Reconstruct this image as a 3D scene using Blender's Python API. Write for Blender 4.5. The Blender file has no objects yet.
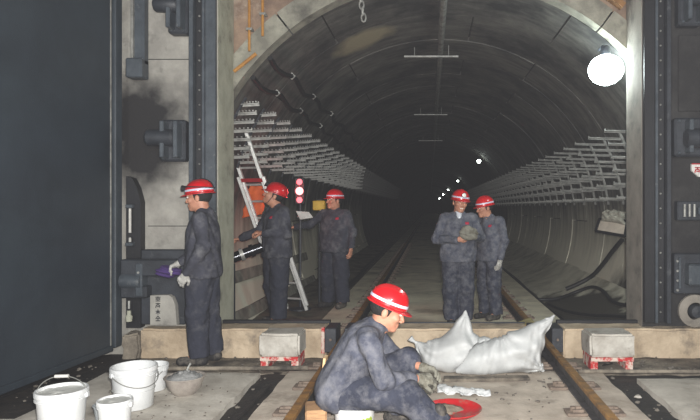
import bpy, bmesh, math, random
import numpy as np
from mathutils import Vector, Matrix
random.seed(7); np.random.seed(7)
S = bpy.context.scene
C = S.collection
PI = math.pi
# ------------------------------------------------------------------ camera
cam_d = bpy.data.cameras.new('camera'); cam = bpy.data.objects.new('camera', cam_d); C.objects.link(cam)
cam.location = (0, 0, 1.5); cam.rotation_euler = (PI/2, 0, 0)
cam_d.sensor_width = 36; cam_d.lens = 600/700*36
cam_d.shift_x = -80/700; cam_d.shift_y = -3/700
cam_d.clip_end = 400
S.camera = cam
# ------------------------------------------------------------------ light of the place, with added fill
S.view_settings.view_transform = 'Standard'; S.view_settings.look = 'None'
S.view_settings.exposure = 0.0; S.view_settings.gamma = 1.0; S.view_settings.use_curve_mapping = False
wd = bpy.data.worlds.new('world'); S.world = wd; wd.use_nodes = True
wd.node_tree.nodes['Background'].inputs[0].default_value = (0.62, 0.70, 0.78, 1)
wd.node_tree.nodes['Background'].inputs[1].default_value = 0.05
vs_ = wd.node_tree.nodes.new('ShaderNodeVolumeScatter'); vs_.inputs['Color'].default_value = (.93, .94, 1, 1)
vs_.inputs['Density'].default_value = 0.0005; vs_.inputs['Anisotropy'].default_value = 0.0     # dusty air
wd.node_tree.links.new(vs_.outputs[0], wd.node_tree.nodes['World Output'].inputs['Volume'])
fl = bpy.data.lights.new('camera_flash', 'POINT'); fl.energy = 1600; fl.color = (1.0, 0.975, 0.955)
fl.shadow_soft_size = 0.03
flo = bpy.data.objects.new('camera_flash', fl); C.objects.link(flo); flo.location = (0.07, -0.02, 1.60)

for x_, e_ in ((-2.6, 620), (2.4, 620)):      # unseen fill lights added behind the camera in place of ambient light
    wl_ = bpy.data.lights.new('added_fill_light', 'POINT'); wl_.energy = e_; wl_.color = (.95, .98, 1.0); wl_.shadow_soft_size = .35
    wo_ = bpy.data.objects.new('added_fill_light', wl_); C.objects.link(wo_); wo_.location = (x_, -3.0, 3.6)

# ------------------------------------------------------------------ helpers
def W(px, py, d): return ((px-430)/600*d, d, 1.5-(py-207)/600*d)
def lin(c):
    return tuple(((x/255)/12.92 if x/255 <= .04045 else ((x/255+.055)/1.055)**2.4) for x in c)
MATS = {}
def mat(name, c1, c2=None, scale=5, rough=.85, metal=0, bump=.25, bscale=60, stretch=(1,1,1), c3=None, s3=1.5, lo3=.5, hi3=.66,
        emit=None, estr=0, spec=.5, contrast=(.35,.65), trans=0, alpha=1, extra=None, coat=0):
    m = bpy.data.materials.new(name); m.use_nodes = True; nt = m.node_tree; N = nt.nodes; L = nt.links
    b = N['Principled BSDF']
    c1 = lin(c1); c2 = lin(c2) if c2 else tuple(x*.75 for x in c1)
    tc = N.new('ShaderNodeTexCoord'); mp = N.new('ShaderNodeMapping'); mp.inputs['Scale'].default_value = stretch
    L.new(tc.outputs['Object'], mp.inputs[0])
    n = N.new('ShaderNodeTexNoise'); n.inputs['Scale'].default_value = scale; n.inputs['Detail'].default_value = 6
    n.inputs['Roughness'].default_value = .62
    L.new(mp.outputs[0], n.inputs['Vector'])
    r = N.new('ShaderNodeValToRGB'); r.color_ramp.elements[0].position = contrast[0]; r.color_ramp.elements[1].position = contrast[1]
    r.color_ramp.elements[0].color = (*c1, 1); r.color_ramp.elements[1].color = (*c2, 1)
    L.new(n.outputs['Fac'], r.inputs[0]); col = r.outputs[0]
    if c3:
        n3 = N.new('ShaderNodeTexNoise'); n3.inputs['Scale'].default_value = s3; n3.inputs['Detail'].default_value = 7
        n3.inputs['Roughness'].default_value = .65
        L.new(tc.outputs['Object'], n3.inputs['Vector'])
        r3 = N.new('ShaderNodeMapRange'); r3.inputs[1].default_value = lo3; r3.inputs[2].default_value = hi3
        L.new(n3.outputs['Fac'], r3.inputs[0])
        mx = N.new('ShaderNodeMix'); mx.data_type = 'RGBA'; L.new(r3.outputs[0], mx.inputs[0]); L.new(col, mx.inputs[6])
        mx.inputs[7].default_value = (*lin(c3), 1); col = mx.outputs[2]
    if extra: col = extra(nt, tc, col)
    L.new(col, b.inputs['Base Color'])
    b.inputs['Roughness'].default_value = rough; b.inputs['Metallic'].default_value = metal
    b.inputs['Specular IOR Level'].default_value = spec
    if coat: b.inputs['Coat Weight'].default_value = coat
    if trans: b.inputs['Transmission Weight'].default_value = trans
    if alpha < 1: b.inputs['Alpha'].default_value = alpha
    if emit: b.inputs['Emission Color'].default_value = (*emit, 1); b.inputs['Emission Strength'].default_value = estr
    if bump:
        nb = N.new('ShaderNodeTexNoise'); nb.inputs['Scale'].default_value = bscale; nb.inputs['Detail'].default_value = 5
        L.new(tc.outputs['Object'], nb.inputs['Vector'])
        bp = N.new('ShaderNodeBump'); bp.inputs['Strength'].default_value = bump; bp.inputs['Distance'].default_value = .02
        L.new(nb.outputs['Fac'], bp.inputs['Height']); L.new(bp.outputs[0], b.inputs['Normal'])
    MATS[name] = m
    return m
def blotch(center, radii, c, nscale=3, wob=.5, lo=1.0, hi=.55):
    """a stain of its own shape on a surface: fades out from center over radii, edge broken by noise"""
    def f(nt, tc, col):
        N = nt.nodes; L = nt.links
        mp = N.new('ShaderNodeMapping'); mp.vector_type = 'TEXTURE'; mp.inputs['Location'].default_value = center; mp.inputs['Scale'].default_value = radii
        L.new(tc.outputs['Object'], mp.inputs[0])
        ln = N.new('ShaderNodeVectorMath'); ln.operation = 'LENGTH'; L.new(mp.outputs[0], ln.inputs[0])
        n = N.new('ShaderNodeTexNoise'); n.inputs['Scale'].default_value = nscale; n.inputs['Detail'].default_value = 5
        L.new(tc.outputs['Object'], n.inputs['Vector'])
        a = N.new('ShaderNodeMath'); a.operation = 'MULTIPLY_ADD'; L.new(n.outputs['Fac'], a.inputs[0]); a.inputs[1].default_value = wob; L.new(ln.outputs['Value'], a.inputs[2])
        mr = N.new('ShaderNodeMapRange'); mr.inputs[1].default_value = lo+wob*.5; mr.inputs[2].default_value = hi+wob*.5
        L.new(a.outputs[0], mr.inputs[0])
        mx = N.new('ShaderNodeMix'); mx.data_type = 'RGBA'; L.new(mr.outputs[0], mx.inputs[0]); L.new(col, mx.inputs[6]); mx.inputs[7].default_value = (*lin(c), 1)
        return mx.outputs[2]
    return f
def chain(*fs):
    def f(nt, tc, col):
        for g in fs: col = g(nt, tc, col)
        return col
    return f

class MB:
    def __init__(s): s.v = []; s.f = []
    def add(s, vs, fs):
        o = len(s.v); s.v += [tuple(float(q) for q in p) for p in vs]; s.f += [tuple(i+o for i in f) for f in fs]; return s
    def box(s, c, sz, rot=None, bev=0, jit=0):
        bm = bmesh.new(); bmesh.ops.create_cube(bm, size=1)
        for v in bm.verts: v.co = Vector((v.co.x*sz[0], v.co.y*sz[1], v.co.z*sz[2]))
        if bev: bmesh.ops.bevel(bm, geom=bm.edges[:], offset=bev, segments=1, affect='EDGES', profile=.5)
        M = Matrix.Identity(3) if rot is None else rot
        c = Vector(c); bm.verts.index_update()
        s.add([M @ v.co + c + Vector([random.uniform(-jit, jit) for _ in range(3)]) for v in bm.verts], [[v.index for v in f.verts] for f in bm.faces]); bm.free(); return s
    def b2(s, lo, hi, bev=0, jit=0):
        return s.box([(a+b)/2 for a, b in zip(lo, hi)], [abs(b-a) for a, b in zip(lo, hi)], None, bev, jit)
    def bar(s, p, q, w, h, up=(0,0,1), bev=0):
        p = Vector(p); q = Vector(q); d = (q-p); l = d.length; d.normalize(); u = Vector(up)
        x = d.cross(u)
        if x.length < 1e-4: x = d.cross(Vector((0,1,0)))
        x.normalize(); u = x.cross(d)
        return s.box((p+q)/2, (w, l, h), Matrix((x, d, u)).transposed(), bev)
    def tube(s, pts, r, n=8, cap=True):
        P = [Vector(p) for p in pts]; k = len(P); R = r if isinstance(r, (list, tuple)) else [r]*k
        vs = []; fs = []; u = None
        for i in range(k):
            t = (P[min(i+1, k-1)]-P[max(i-1, 0)]).normalized()
            if u is None:
                u = t.cross(Vector((0,0,1)));
                if u.length < .01: u = t.cross(Vector((0,1,0)))
            u = (u-t*u.dot(t)).normalized(); w = t.cross(u)
            for j in range(n):
                a = 2*PI*j/n; vs.append(P[i]+(u*math.cos(a)+w*math.sin(a))*R[i])
        for i in range(k-1):
            for j in range(n): fs.append((i*n+j, i*n+(j+1) % n, (i+1)*n+(j+1) % n, (i+1)*n+j))
        if cap: fs.append(tuple(range(n-1, -1, -1))); fs.append(tuple((k-1)*n+j for j in range(n)))
        return s.add(vs, fs)
    def lathe(s, prof, c=(0,0,0), n=24, M=None, cap0=False, cap1=False):
        vs = []; fs = []; M = M or Matrix.Identity(3); c = Vector(c)
        for r, z in prof:
            for j in range(n):
                a = 2*PI*j/n; vs.append(c + M @ Vector((r*math.cos(a), r*math.sin(a), z)))
        for i in range(len(prof)-1):
            for j in range(n): fs.append((i*n+j, i*n+(j+1) % n, (i+1)*n+(j+1) % n, (i+1)*n+j))
        if cap0: fs.append(tuple(range(n-1, -1, -1)))
        if cap1: fs.append(tuple((len(prof)-1)*n+j for j in range(n)))
        return s.add(vs, fs)
    def grid(s, fn, nu, nv, flip=False):
        vs = [fn(i/nu, j/nv) for i in range(nu+1) for j in range(nv+1)]; fs = []
        for i in range(nu):
            for j in range(nv):
                q = (i*(nv+1)+j, (i+1)*(nv+1)+j, (i+1)*(nv+1)+j+1, i*(nv+1)+j+1)
                fs.append(q[::-1] if flip else q)
        return s.add(vs, fs)
    def mesh(s, name, m, off=(0,0,0), smooth=None):
        me = bpy.data.meshes.new(name); o = off
        me.from_pydata([(p[0]-o[0], p[1]-o[1], p[2]-o[2]) for p in s.v], [], s.f); me.update()
        if m is not None: me.materials.append(m)
        if smooth is not None:
            me.shade_smooth()
            if smooth < 179: me.set_sharp_from_angle(angle=math.radians(smooth))
        return me
    def build(s, name, m, parent=None, off=None, smooth=None, loc=None):
        """verts in world coords when parent is a thing at off (its own location); one object"""
        if off is None: off = tuple(parent.location) if (parent is not None and parent.get('_w')) else (0,0,0)
        return link(name, s.mesh(name, m, off, smooth), parent, loc)
def link(name, me, parent=None, loc=None):
    o = bpy.data.objects.new(name, me); C.objects.link(o)
    if parent is not None: o.parent = parent
    if loc is not None: o.location = loc
    return o
def tag(o, label, cat, group=None):
    o['label'] = label; o['category'] = cat
    if group: o['group'] = group
    return o
def thing(name, label, cat, loc=(0,0,0), rotz=0, group=None, world=False):
    o = bpy.data.objects.new(name, None); C.objects.link(o); o.location = loc; o.rotation_euler = (0, 0, rotz)
    o.empty_display_size = .1
    if world: o['_w'] = 1
    return tag(o, label, cat, group)
def struct(o, label=None):
    o['kind'] = 'structure'
    if label: o['label'] = label
    return o
def vary(x, y, z=0):
    return (math.sin(x*3.1+1.7*math.sin(y*2.3+z))+math.sin(y*4.7+1.3*math.sin(x*5.1+2))+.6*math.sin(x*11.3+y*7.9+z*5)+.5*math.sin(x*17.1-y*14.3))/3.1

# ------------------------------------------------------------------ implicit surfaces -> mesh
def smin(a, b, k):
    h = np.clip(.5+.5*(b-a)/k, 0, 1); return b*(1-h)+a*h-k*h*(1-h)
def nrm(v): v = np.asarray(v, float); return v/np.linalg.norm(v)
def cone(P, a, b, r1, r2):
    a = np.asarray(a, float); b = np.asarray(b, float); d = b-a; t = np.clip((P-a)@d/(d@d+1e-12), 0, 1)
    return np.linalg.norm(P-a-t[:, None]*d, axis=1)-(r1+(r2-r1)*t)
def ell(P, c, r, R=None):
    q = P-np.asarray(c, float)
    if R is not None: q = q@R
    r = np.asarray(r, float); k = np.linalg.norm(q/r, axis=1); k2 = np.linalg.norm(q/(r*r), axis=1)+1e-9
    return k*(k-1)/k2
def ecap(P, a, b, ra, rb, side):
    """capsule of elliptic section: (half width along side, half depth)"""
    a = np.asarray(a, float); b = np.asarray(b, float); d = b-a; l = np.linalg.norm(d); u = d/l
    s = nrm(np.asarray(side, float)-u*np.dot(side, u)); f = np.cross(u, s)
    q = P-a; t = np.clip(q@u/l, 0, 1); ax = q@u-t*l
    w = ra[0]+(rb[0]-ra[0])*t; dp = ra[1]+(rb[1]-ra[1])*t
    k = np.sqrt(((q@s)/w)**2+((q@f)/dp)**2+(ax/dp)**2)
    return (k-1)*np.minimum(w, dp)
def nets(fn, lo, hi, h):
    lo = np.asarray(lo, float); hi = np.asarray(hi, float); B = 5
    n = (np.ceil((hi-lo)/h/B).astype(int))*B+1
    cn = (n-1)//B+1
    g = np.stack(np.meshgrid(*[np.arange(k) for k in cn], indexing='ij'), -1).reshape(-1, 3)
    cv = fn(lo+g*h*B).reshape(cn)
    near = np.abs(cv) < h*B*1.2
    blk = np.zeros(cn-1, bool)
    for i in (0, 1):
        for j in (0, 1):
            for k in (0, 1): blk |= near[i:cn[0]-1+i, j:cn[1]-1+j, k:cn[2]-1+k]
    V = np.repeat(np.repeat(np.repeat(cv[:-1, :-1, :-1], B, 0), B, 1), B, 2)
    V = np.pad(V, ((0, 1),)*3, mode='edge'); V = np.where(V < 0, -1., 1.)
    need = np.zeros(n, bool)
    for b in np.argwhere(blk):
        x, y, z = b*B; need[x:x+B+1, y:y+B+1, z:z+B+1] = True
    ix = np.argwhere(need); V[need] = fn(lo+ix*h)
    I = V < 0; m = n-1
    cnt = np.zeros(m, int)
    for i in (0, 1):
        for j in (0, 1):
            for k in (0, 1): cnt += I[i:m[0]+i, j:m[1]+j, k:m[2]+k]
    act = (cnt > 0) & (cnt < 8); cells = np.argwhere(act)
    idx = -np.ones(m, int); idx[tuple(cells.T)] = np.arange(len(cells))
    acc = np.zeros((len(cells), 3)); c = np.zeros(len(cells))
    cor = [(i, j, k) for i in (0, 1) for j in (0, 1) for k in (0, 1)]
    for A in cor:
        for ax in range(3):
            if A[ax]: continue
            Bc = list(A); Bc[ax] = 1
            va = V[tuple((cells+A).T)]; vb = V[tuple((cells+Bc).T)]
            cr = (va < 0) != (vb < 0); t = np.where(cr, va/np.where(cr, va-vb, 1), 0)
            p = np.array(A, float)[None, :].repeat(len(cells), 0); p[:, ax] = t
            acc += p*cr[:, None]; c += cr
    verts = lo+(cells+acc/c[:, None])*h
    F = []
    for ax in range(3):
        sl0 = [slice(None)]*3; sl1 = [slice(None)]*3; sl0[ax] = slice(0, -1); sl1[ax] = slice(1, None)
        ch = I[tuple(sl0)] != I[tuple(sl1)]; e = np.argwhere(ch)
        o1, o2 = [(1, 2), (2, 0), (0, 1)][ax]
        e = e[(e[:, o1] > 0) & (e[:, o2] > 0) & (e[:, o1] < m[o1]) & (e[:, o2] < m[o2])]
        q = []
        for d1, d2 in ((1, 1), (0, 1), (0, 0), (1, 0)):
            k = e.copy(); k[:, o1] -= d1; k[:, o2] -= d2; q.append(idx[tuple(k.T)])
        q = np.stack(q, 1); ins = I[tuple(e.T)]
        F.append(np.where(ins[:, None], q, q[:, ::-1]))
    F = np.concatenate(F); F = F[(F >= 0).all(1)]
    return verts, F
def sdf_obj(name, fn, lo, hi, h, m, parent=None, smooth=True, off=(0,0,0)):
    v, f = nets(fn, lo, hi, h); v = v-np.asarray(off, float)
    me = bpy.data.meshes.new(name); me.vertices.add(len(v)); me.vertices.foreach_set('co', v.astype(np.float32).ravel())
    me.loops.add(len(f)*4); me.loops.foreach_set('vertex_index', f.astype(np.int32).ravel())
    me.polygons.add(len(f)); me.polygons.foreach_set('loop_start', np.arange(0, len(f)*4, 4, dtype=np.int32))
    me.update(calc_edges=True); me.validate()
    me.materials.append(m)
    if smooth: me.shade_smooth()
    return link(name, me, parent)
# ------------------------------------------------------------------ materials
def hband(z0, z1, c, nscale=2.5, wob=1.0, stretch=(1,1,1)):
    """deposit below a wavering height: full at z1, none at z0"""
    def f(nt, tc, col):
        N = nt.nodes; L = nt.links
        sp = N.new('ShaderNodeSeparateXYZ'); L.new(tc.outputs['Object'], sp.inputs[0])
        mp = N.new('ShaderNodeMapping'); mp.inputs['Scale'].default_value = stretch; L.new(tc.outputs['Object'], mp.inputs[0])
        n = N.new('ShaderNodeTexNoise'); n.inputs['Scale'].default_value = nscale; n.inputs['Detail'].default_value = 6; L.new(mp.outputs[0], n.inputs['Vector'])
        a = N.new('ShaderNodeMath'); a.operation = 'MULTIPLY_ADD'; L.new(n.outputs['Fac'], a.inputs[0]); a.inputs[1].default_value = wob; L.new(sp.outputs['Z'], a.inputs[2])
        mr = N.new('ShaderNodeMapRange'); mr.inputs[1].default_value = z0+wob*.5; mr.inputs[2].default_value = z1+wob*.5; L.new(a.outputs[0], mr.inputs[0])
        mx = N.new('ShaderNodeMix'); mx.data_type = 'RGBA'; L.new(mr.outputs[0], mx.inputs[0]); L.new(col, mx.inputs[6]); mx.inputs[7].default_value = (*lin(c), 1)
        return mx.outputs[2]
    return f
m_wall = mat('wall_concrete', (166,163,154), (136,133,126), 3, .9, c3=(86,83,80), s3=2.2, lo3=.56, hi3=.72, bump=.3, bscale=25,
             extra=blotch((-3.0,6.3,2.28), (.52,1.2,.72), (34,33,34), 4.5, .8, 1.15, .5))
m_wallr = mat('wall_concrete_dark', (54,53,52), (34,33,33), 3, .9, c3=(34,33,34), s3=2.0, lo3=.42, hi3=.62, bump=.3, bscale=25)  # dark concrete tone with random darker patches
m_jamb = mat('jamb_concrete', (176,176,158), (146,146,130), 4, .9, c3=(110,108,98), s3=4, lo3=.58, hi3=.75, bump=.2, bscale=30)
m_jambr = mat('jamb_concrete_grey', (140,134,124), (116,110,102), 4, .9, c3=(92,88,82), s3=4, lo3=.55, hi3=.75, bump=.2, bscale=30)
m_end = mat('end_wall_concrete', (150,128,108), (112,94,82), 3.5, .9, c3=(176,164,148), s3=2.5, lo3=.5, hi3=.7, bump=.3, bscale=20)
m_lip = mat('ring_concrete', (150,148,134), (112,110,100), 4, .85, bump=.3, bscale=25, c3=(80,78,72), s3=3, lo3=.5, hi3=.7)
m_lining = mat('lining_concrete', (104,102,96), (68,67,64), 1.6, .75, stretch=(1,5,1), contrast=(.38,.66), c3=(40,40,40), s3=1.1, lo3=.42, hi3=.62, bump=.3, bscale=14,
               extra=chain(blotch((-1.05,1.75,2.5), (.55,.5,.5), (150,142,116), 3, .6, 1.0, .6), hband(.45,-.65,(214,210,190), 1.3, 1.1, (.6,3.5,.6)),
                           blotch((2.7,1.6,-.95), (.5,1.5,.42), (66,63,53), 2.0, .8, 1.0, .6)))
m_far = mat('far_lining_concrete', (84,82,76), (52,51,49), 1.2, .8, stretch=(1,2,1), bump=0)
m_back = mat('dark_joint_mortar', (52,50,48), (38,37,36), 6, .95, bump=0)  # dark tone of the lining joints and formwork lines
m_slab = mat('slab_concrete', (200,194,182), (168,161,149), 3.5, .9, c3=(124,116,106), s3=1.8, lo3=.52, hi3=.7, bump=.25, bscale=30)
m_mid = mat('track_slab_concrete', (202,190,174), (170,158,143), 4, .92, c3=(132,121,108), s3=2.4, lo3=.54, hi3=.7, bump=.25, bscale=35)
m_tfloor = mat('tunnel_floor_concrete', (222,214,188), (186,178,156), 2, .8, c3=(120,114,99), s3=.9, lo3=.55, hi3=.7, bump=.15, bscale=20)
m_mud = mat('dark_mud', (46,41,36), (24,22,21), 5, .75, c3=(98,89,77), s3=3.0, lo3=.60, hi3=.80, bump=.6, bscale=22)
m_apron = mat('dirty_apron_concrete', (150,140,124), (104,96,85), 4, .92, c3=(62,57,52), s3=2.6, lo3=.45, hi3=.62, bump=.8, bscale=24)
m_gut = mat('wet_silt', (66,62,50), (40,38,33), 3, .35, bump=.3, bscale=12, c3=(104,100,84), s3=1.4, lo3=.52, hi3=.68)
m_sill = mat('sill_concrete', (196,178,152), (164,146,122), 4, .9, c3=(112,102,90), s3=3.2, lo3=.52, hi3=.68, bump=.5, bscale=26)
m_gate = mat('gate_paint', (42,50,58), (33,40,47), 1.3, .5, c3=(50,59,66), s3=.7, lo3=.45, hi3=.7, bump=.06, bscale=60)
m_gatee = mat('gate_edge_paint', (60,68,74), (46,53,59), 3, .45, bump=.1)
m_steel = mat('dark_steel_paint', (50,54,60), (34,37,42), 5, .5, c3=(82,84,86), s3=7, lo3=.6, hi3=.76, bump=.15)
m_steel2 = mat('blue_grey_steel', (72,79,85), (54,60,66), 6, .45, c3=(110,112,112), s3=9, lo3=.6, hi3=.78, bump=.12)
m_black = mat('black_steel', (24,25,29), (14,15,18), 6, .5, bump=.1)
m_galv = mat('galvanised_steel', (178,178,172), (132,132,128), 9, .45, metal=.3, bump=.1)
m_galvd = mat('dull_bracket_steel', (150,150,144), (104,104,100), 7, .55, metal=.25, bump=.1)
m_rust = mat('rusty_rail_head', (158,118,64), (104,80,54), 8, .6, metal=.2, bump=.3, bscale=40)
m_rail = mat('rail_side_steel', (84,82,82), (54,52,52), 8, .6, metal=.2, bump=.3)
m_clip = mat('rusty_clip', (134,118,104), (98,86,76), 12, .85, bump=.4)
m_orange = mat('orange_paint', (178,128,58), (146,100,46), 8, .7, bump=.1)
m_timber = mat('brown_timber', (142,104,64), (104,74,46), 6, .85, stretch=(1,6,1), bump=.2)
m_hose = mat('black_rubber', (26,26,27), (18,18,19), 8, .55, bump=.1)
m_white = mat('white_paint', (214,212,206), (186,184,178), 6, .5, bump=.05)
m_redp = mat('red_paint', (176,34,40), (146,28,34), 8, .6, bump=.1)
m_redw = mat('chipped_red_frame', (178,44,44), (204,186,172), 14, .8, contrast=(.45,.56), bump=.3)
m_block = mat('grey_concrete_block', (190,186,176), (158,152,142), 6, .92, c3=(120,112,100), s3=5, lo3=.54, hi3=.7, bump=.5, bscale=30)

# ------------------------------------------------------------------ ground in front of the sill
def mudz(x, y):
    z = -.065 if y < 5.55 else -.05
    if x < -2.9 and y < 5.55: z = -.05
    return z+.014*vary(x*1.4, y*1.6)+.010*vary(x*5, y*4.4)
mb = MB(); mb.grid(lambda u, v: (-6+12*u, .3+6.2*v, mudz(-6+12*u, .3+6.2*v)), 150, 90)
floor = struct(mb.build('floor', m_mud, smooth=180), 'dark muddy ground with concrete slabs and trenches before the tunnel mouth')
def slab(name, x0, x1, y0, y1, m, z0=-.3, z1=0, bev=.015):
    nx = max(2, int((x1-x0)/.12)); ny = max(2, int((y1-y0)/.12)); b = MB(); ph = random.random()*9
    def ed(u, v):
        x = x0+(x1-x0)*u; y = y0+(y1-y0)*v
        if u in (0., 1.): x += .014*vary(y*3, ph)
        if v in (0., 1.): y += .014*vary(x*3, ph)
        return (x, y, z1+.006*vary(x*2, y*2, ph)-(bev if (u in (0., 1.) or v in (0., 1.)) else 0))
    b.grid(ed, nx, ny)
    for (a, c) in (((0,0),(1,0)), ((1,0),(1,1)), ((1,1),(0,1)), ((0,1),(0,0))):
        b.grid(lambda u, v: tuple(np.array(ed(*[float(a[k]+(c[k]-a[k])*u) if a[k] != c[k] else float(a[k]) for k in (0, 1)]))*[1, 1, 0]+np.array([0, 0, (1-v)*z0+v*(ed(float(a[0]+(c[0]-a[0])*u), float(a[1]+(c[1]-a[1])*u))[2])])), nx if a[1] == c[1] else ny, 1)
    return b.build(name, m, floor, smooth=30)
slab('concrete_slab', -1.30, 1.57, .6, 5.54, m_mid)
slab('concrete_slab', -2.96, -1.55, .6, 5.48, m_slab)
slab('apron_slab', -2.95, 4.4, 5.56, 6.16, m_apron, -.3, -.035)
slab('concrete_slab', 1.83, 4.4, .6, 5.30, m_slab)
slab('concrete_slab', -4.6, -2.99, .6, 4.35, m_slab, -.3, -.02)

# ------------------------------------------------------------------ portal walls, sill
mb = MB(); mb.b2((-6, 6.3, -.4), (-2.23, 6.82, 5.2)); wl = struct(mb.build('wall_left', m_wall), 'pale concrete wall with a soot stain beside the open steel gate')
for k, z in enumerate((3.05, 2.1, 1.3)):
    mb = MB(); mb.b2((-2.96, 6.296, z-.004), (-2.52, 6.302, z+.004)); mb.build('formwork_line', m_back, wl)
mb = MB(); mb.b2((-2.226, 6.305, .2), (-2.232, 6.80, 5.2)); mb.build('jamb_face', m_jamb, wl)
mb = MB(); mb.b2((2.23, 6.3, -.4), (6, 6.82, 5.2)); wr = struct(mb.build('wall_right', m_wallr), 'dark concrete wall right of the tunnel mouth')
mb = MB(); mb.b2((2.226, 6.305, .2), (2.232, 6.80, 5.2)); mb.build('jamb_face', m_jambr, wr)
mb = MB(); mb.b2((-2.23, 6.3, 4.3), (2.23, 6.82, 5.2)); struct(mb.build('wall_lintel', m_wall), 'concrete lintel over the tunnel mouth')
# end wall with the round opening
CX, CZ, R0 = .19, 1.22, 2.9; Y0 = 6.82
mb = MB()
def endw(u, v):
    a = 2*PI*u; r = 3.13; o = 1/max(abs(math.cos(a)), abs(math.sin(a)))*4.2
    k = r+(o-r)*v; return (CX+k*math.cos(a), Y0, CZ+k*math.sin(a))
mb.grid(endw, 96, 2)
we = struct(mb.build('wall_back', m_end), 'brownish end wall around the round tunnel mouth')
# concrete lip ring, in segments
ring = bpy.data.objects.new('trim_1', None); C.objects.link(ring); ring.location = (CX, Y0, CZ); ring['_w'] = 1
struct(ring, 'pale concrete ring lining the rim of the tunnel mouth')
def arc_block(r0, r1, a0, a1, y0, y1, n=8, tw=0):
    b = MB(); vs = []
    for i in range(n+1):
        a = a0+(a1-a0)*i/n
        for (r, y) in ((r0, y0), (r1, y0), (r1, y1), (r0, y1)): vs.append((CX+r*math.cos(a), y, CZ+r*math.sin(a)))
    fs = [(3, 2, 1, 0), tuple(n*4+k for k in range(4))]
    for i in range(n):
        for k in range(4): fs.append((i*4+k, i*4+(k+1) % 4, (i+1)*4+(k+1) % 4, (i+1)*4+k))
    return b.add(vs, fs)
for k in range(9):
    a0 = math.radians(-22+25*k); arc_block(2.90, 3.14, a0+.003, a0+math.radians(25)-.003, Y0-.03, Y0+.16, 10).build('ring_block', m_lip, ring, smooth=35)
# lining
lin_o = MB()
lin_o.grid(lambda u, v: (CX+2.975*math.cos(2*PI*u), Y0+.16+150*v, CZ+2.975*math.sin(2*PI*u)), 72, 1)
wt = lin_o.build('wall_tunnel', m_back, None, smooth=180); struct(wt, 'dark curved concrete lining of the long round tunnel')
wt.location = (CX, Y0, CZ)
for v in wt.data.vertices: v.co -= wt.location
wt['_w'] = 1
NR = 14; RW = 1.2
for i in range(NR):
    y = Y0+.165+i*RW
    for s in range(6):
        a0 = 60*s+(18 if i % 2 else -4)+4
        if -150 <= a0-360 and a0-360+60 <= -30: continue
        dr = random.uniform(-.010, .010)
        arc_block(R0+dr, R0+.13, math.radians(a0)+.0035, math.radians(a0+60)-.0035, y+.008, y+RW-.008, 12).build('lining_segment', m_lining, wt, smooth=35)
mb = MB(); yb = Y0+.165+NR*RW; nfar = 105
for i in range(nfar):
    y = yb+i*RW
    if i > 40 and i % 2: continue
    w = RW if i <= 40 else 2*RW
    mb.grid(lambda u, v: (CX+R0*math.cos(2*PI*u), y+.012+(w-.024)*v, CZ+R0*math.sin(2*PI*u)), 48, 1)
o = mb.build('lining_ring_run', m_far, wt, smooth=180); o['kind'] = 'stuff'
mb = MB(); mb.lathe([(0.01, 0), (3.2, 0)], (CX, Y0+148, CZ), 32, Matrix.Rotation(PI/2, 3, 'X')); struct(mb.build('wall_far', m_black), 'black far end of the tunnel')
# tunnel floor
m_bankl = mat('muddy_silt', (120,114,98), (82,77,66), 2.2, .8, c3=(52,48,42), s3=1.8, lo3=.5, hi3=.66, bump=.3, bscale=14)
mb = MB(); mb.b2((-1.45, 6.45, -.5), (1.75, 150, 0), .01); tf = struct(mb.build('floor_tunnel', m_tfloor), 'dusty concrete track bed running into the tunnel')
mb = MB(); mb.grid(lambda u, v: (-3.0+1.57*u, 6.75+60*v**1.6, .005+.03*vary(u*4, v**1.6*40)-.05*u), 14, 160); mb.build('silt_bank', m_bankl, tf, smooth=180)
mb = MB(); mb.grid(lambda u, v: (1.74+.5*u, 6.75+60*v**1.6, -.16+.015*vary(u*4, v**1.6*40)), 8, 160); mb.build('silt_gutter', m_gut, tf, smooth=180)
m_bank = mat('pale_silt_bank', (206,202,182), (172,168,150), 2.2, .7, c3=(128,124,108), s3=1.6, lo3=.52, hi3=.7, bump=.25, bscale=14, extra=blotch((2.2,8.9,-.05), (.62,2.0,1.0), (62,59,50), 2.6, 1.0, 1.0, .8))
mb = MB(); mb.grid(lambda u, v: (1.98+.03*vary(v**1.6*30, 0)*(1-u)+1.02*u, 6.75+60*v**1.6, -.155+.05*min(u*12, 1)+.012*vary(u*4, v**1.6*40)+.45*u*u), 16, 160); mb.build('silt_bank', m_bank, tf, smooth=180)
# sill: three lengths, steel plates at the rail gaps
def rough_box(lo, hi, n=.1, amp=.008):
    b = MB(); bm = bmesh.new(); bmesh.ops.create_cube(bm, size=1)
    sz = [h-l for l, h in zip(lo, hi)]; c = [(h+l)/2 for l, h in zip(lo, hi)]
    for v in bm.verts: v.co = Vector([v.co[k]*sz[k]+c[k] for k in range(3)])
    bmesh.ops.bevel(bm, geom=bm.edges[:], offset=min(.02, min(sz)*.2), segments=2, affect='EDGES')
    for ax in range(3):
        k = int(sz[ax]/n)
        for j in range(1, k+1):
            co = [0, 0, 0]; co[ax] = lo[ax]+sz[ax]*j/(k+1); no = [0, 0, 0]; no[ax] = 1
            bmesh.ops.bisect_plane(bm, geom=bm.verts[:]+bm.edges[:]+bm.faces[:], plane_co=co, plane_no=no)
    for v in bm.verts:
        p = v.co; v.co = p+Vector((vary(p.y*4, p.z*5), vary(p.x*4, p.z*5), vary(p.x*4, p.y*4)))*amp
    bm.verts.index_update(); b.add([v.co[:] for v in bm.verts], [[v.index for v in f.verts] for f in bm.faces]); bm.free(); return b
sill = bpy.data.objects.new('trim_2', None); C.objects.link(sill); sill.location = (0, 6.3, 0); sill['_w'] = 1
struct(sill, 'low tan concrete sill across the tunnel mouth')
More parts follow.
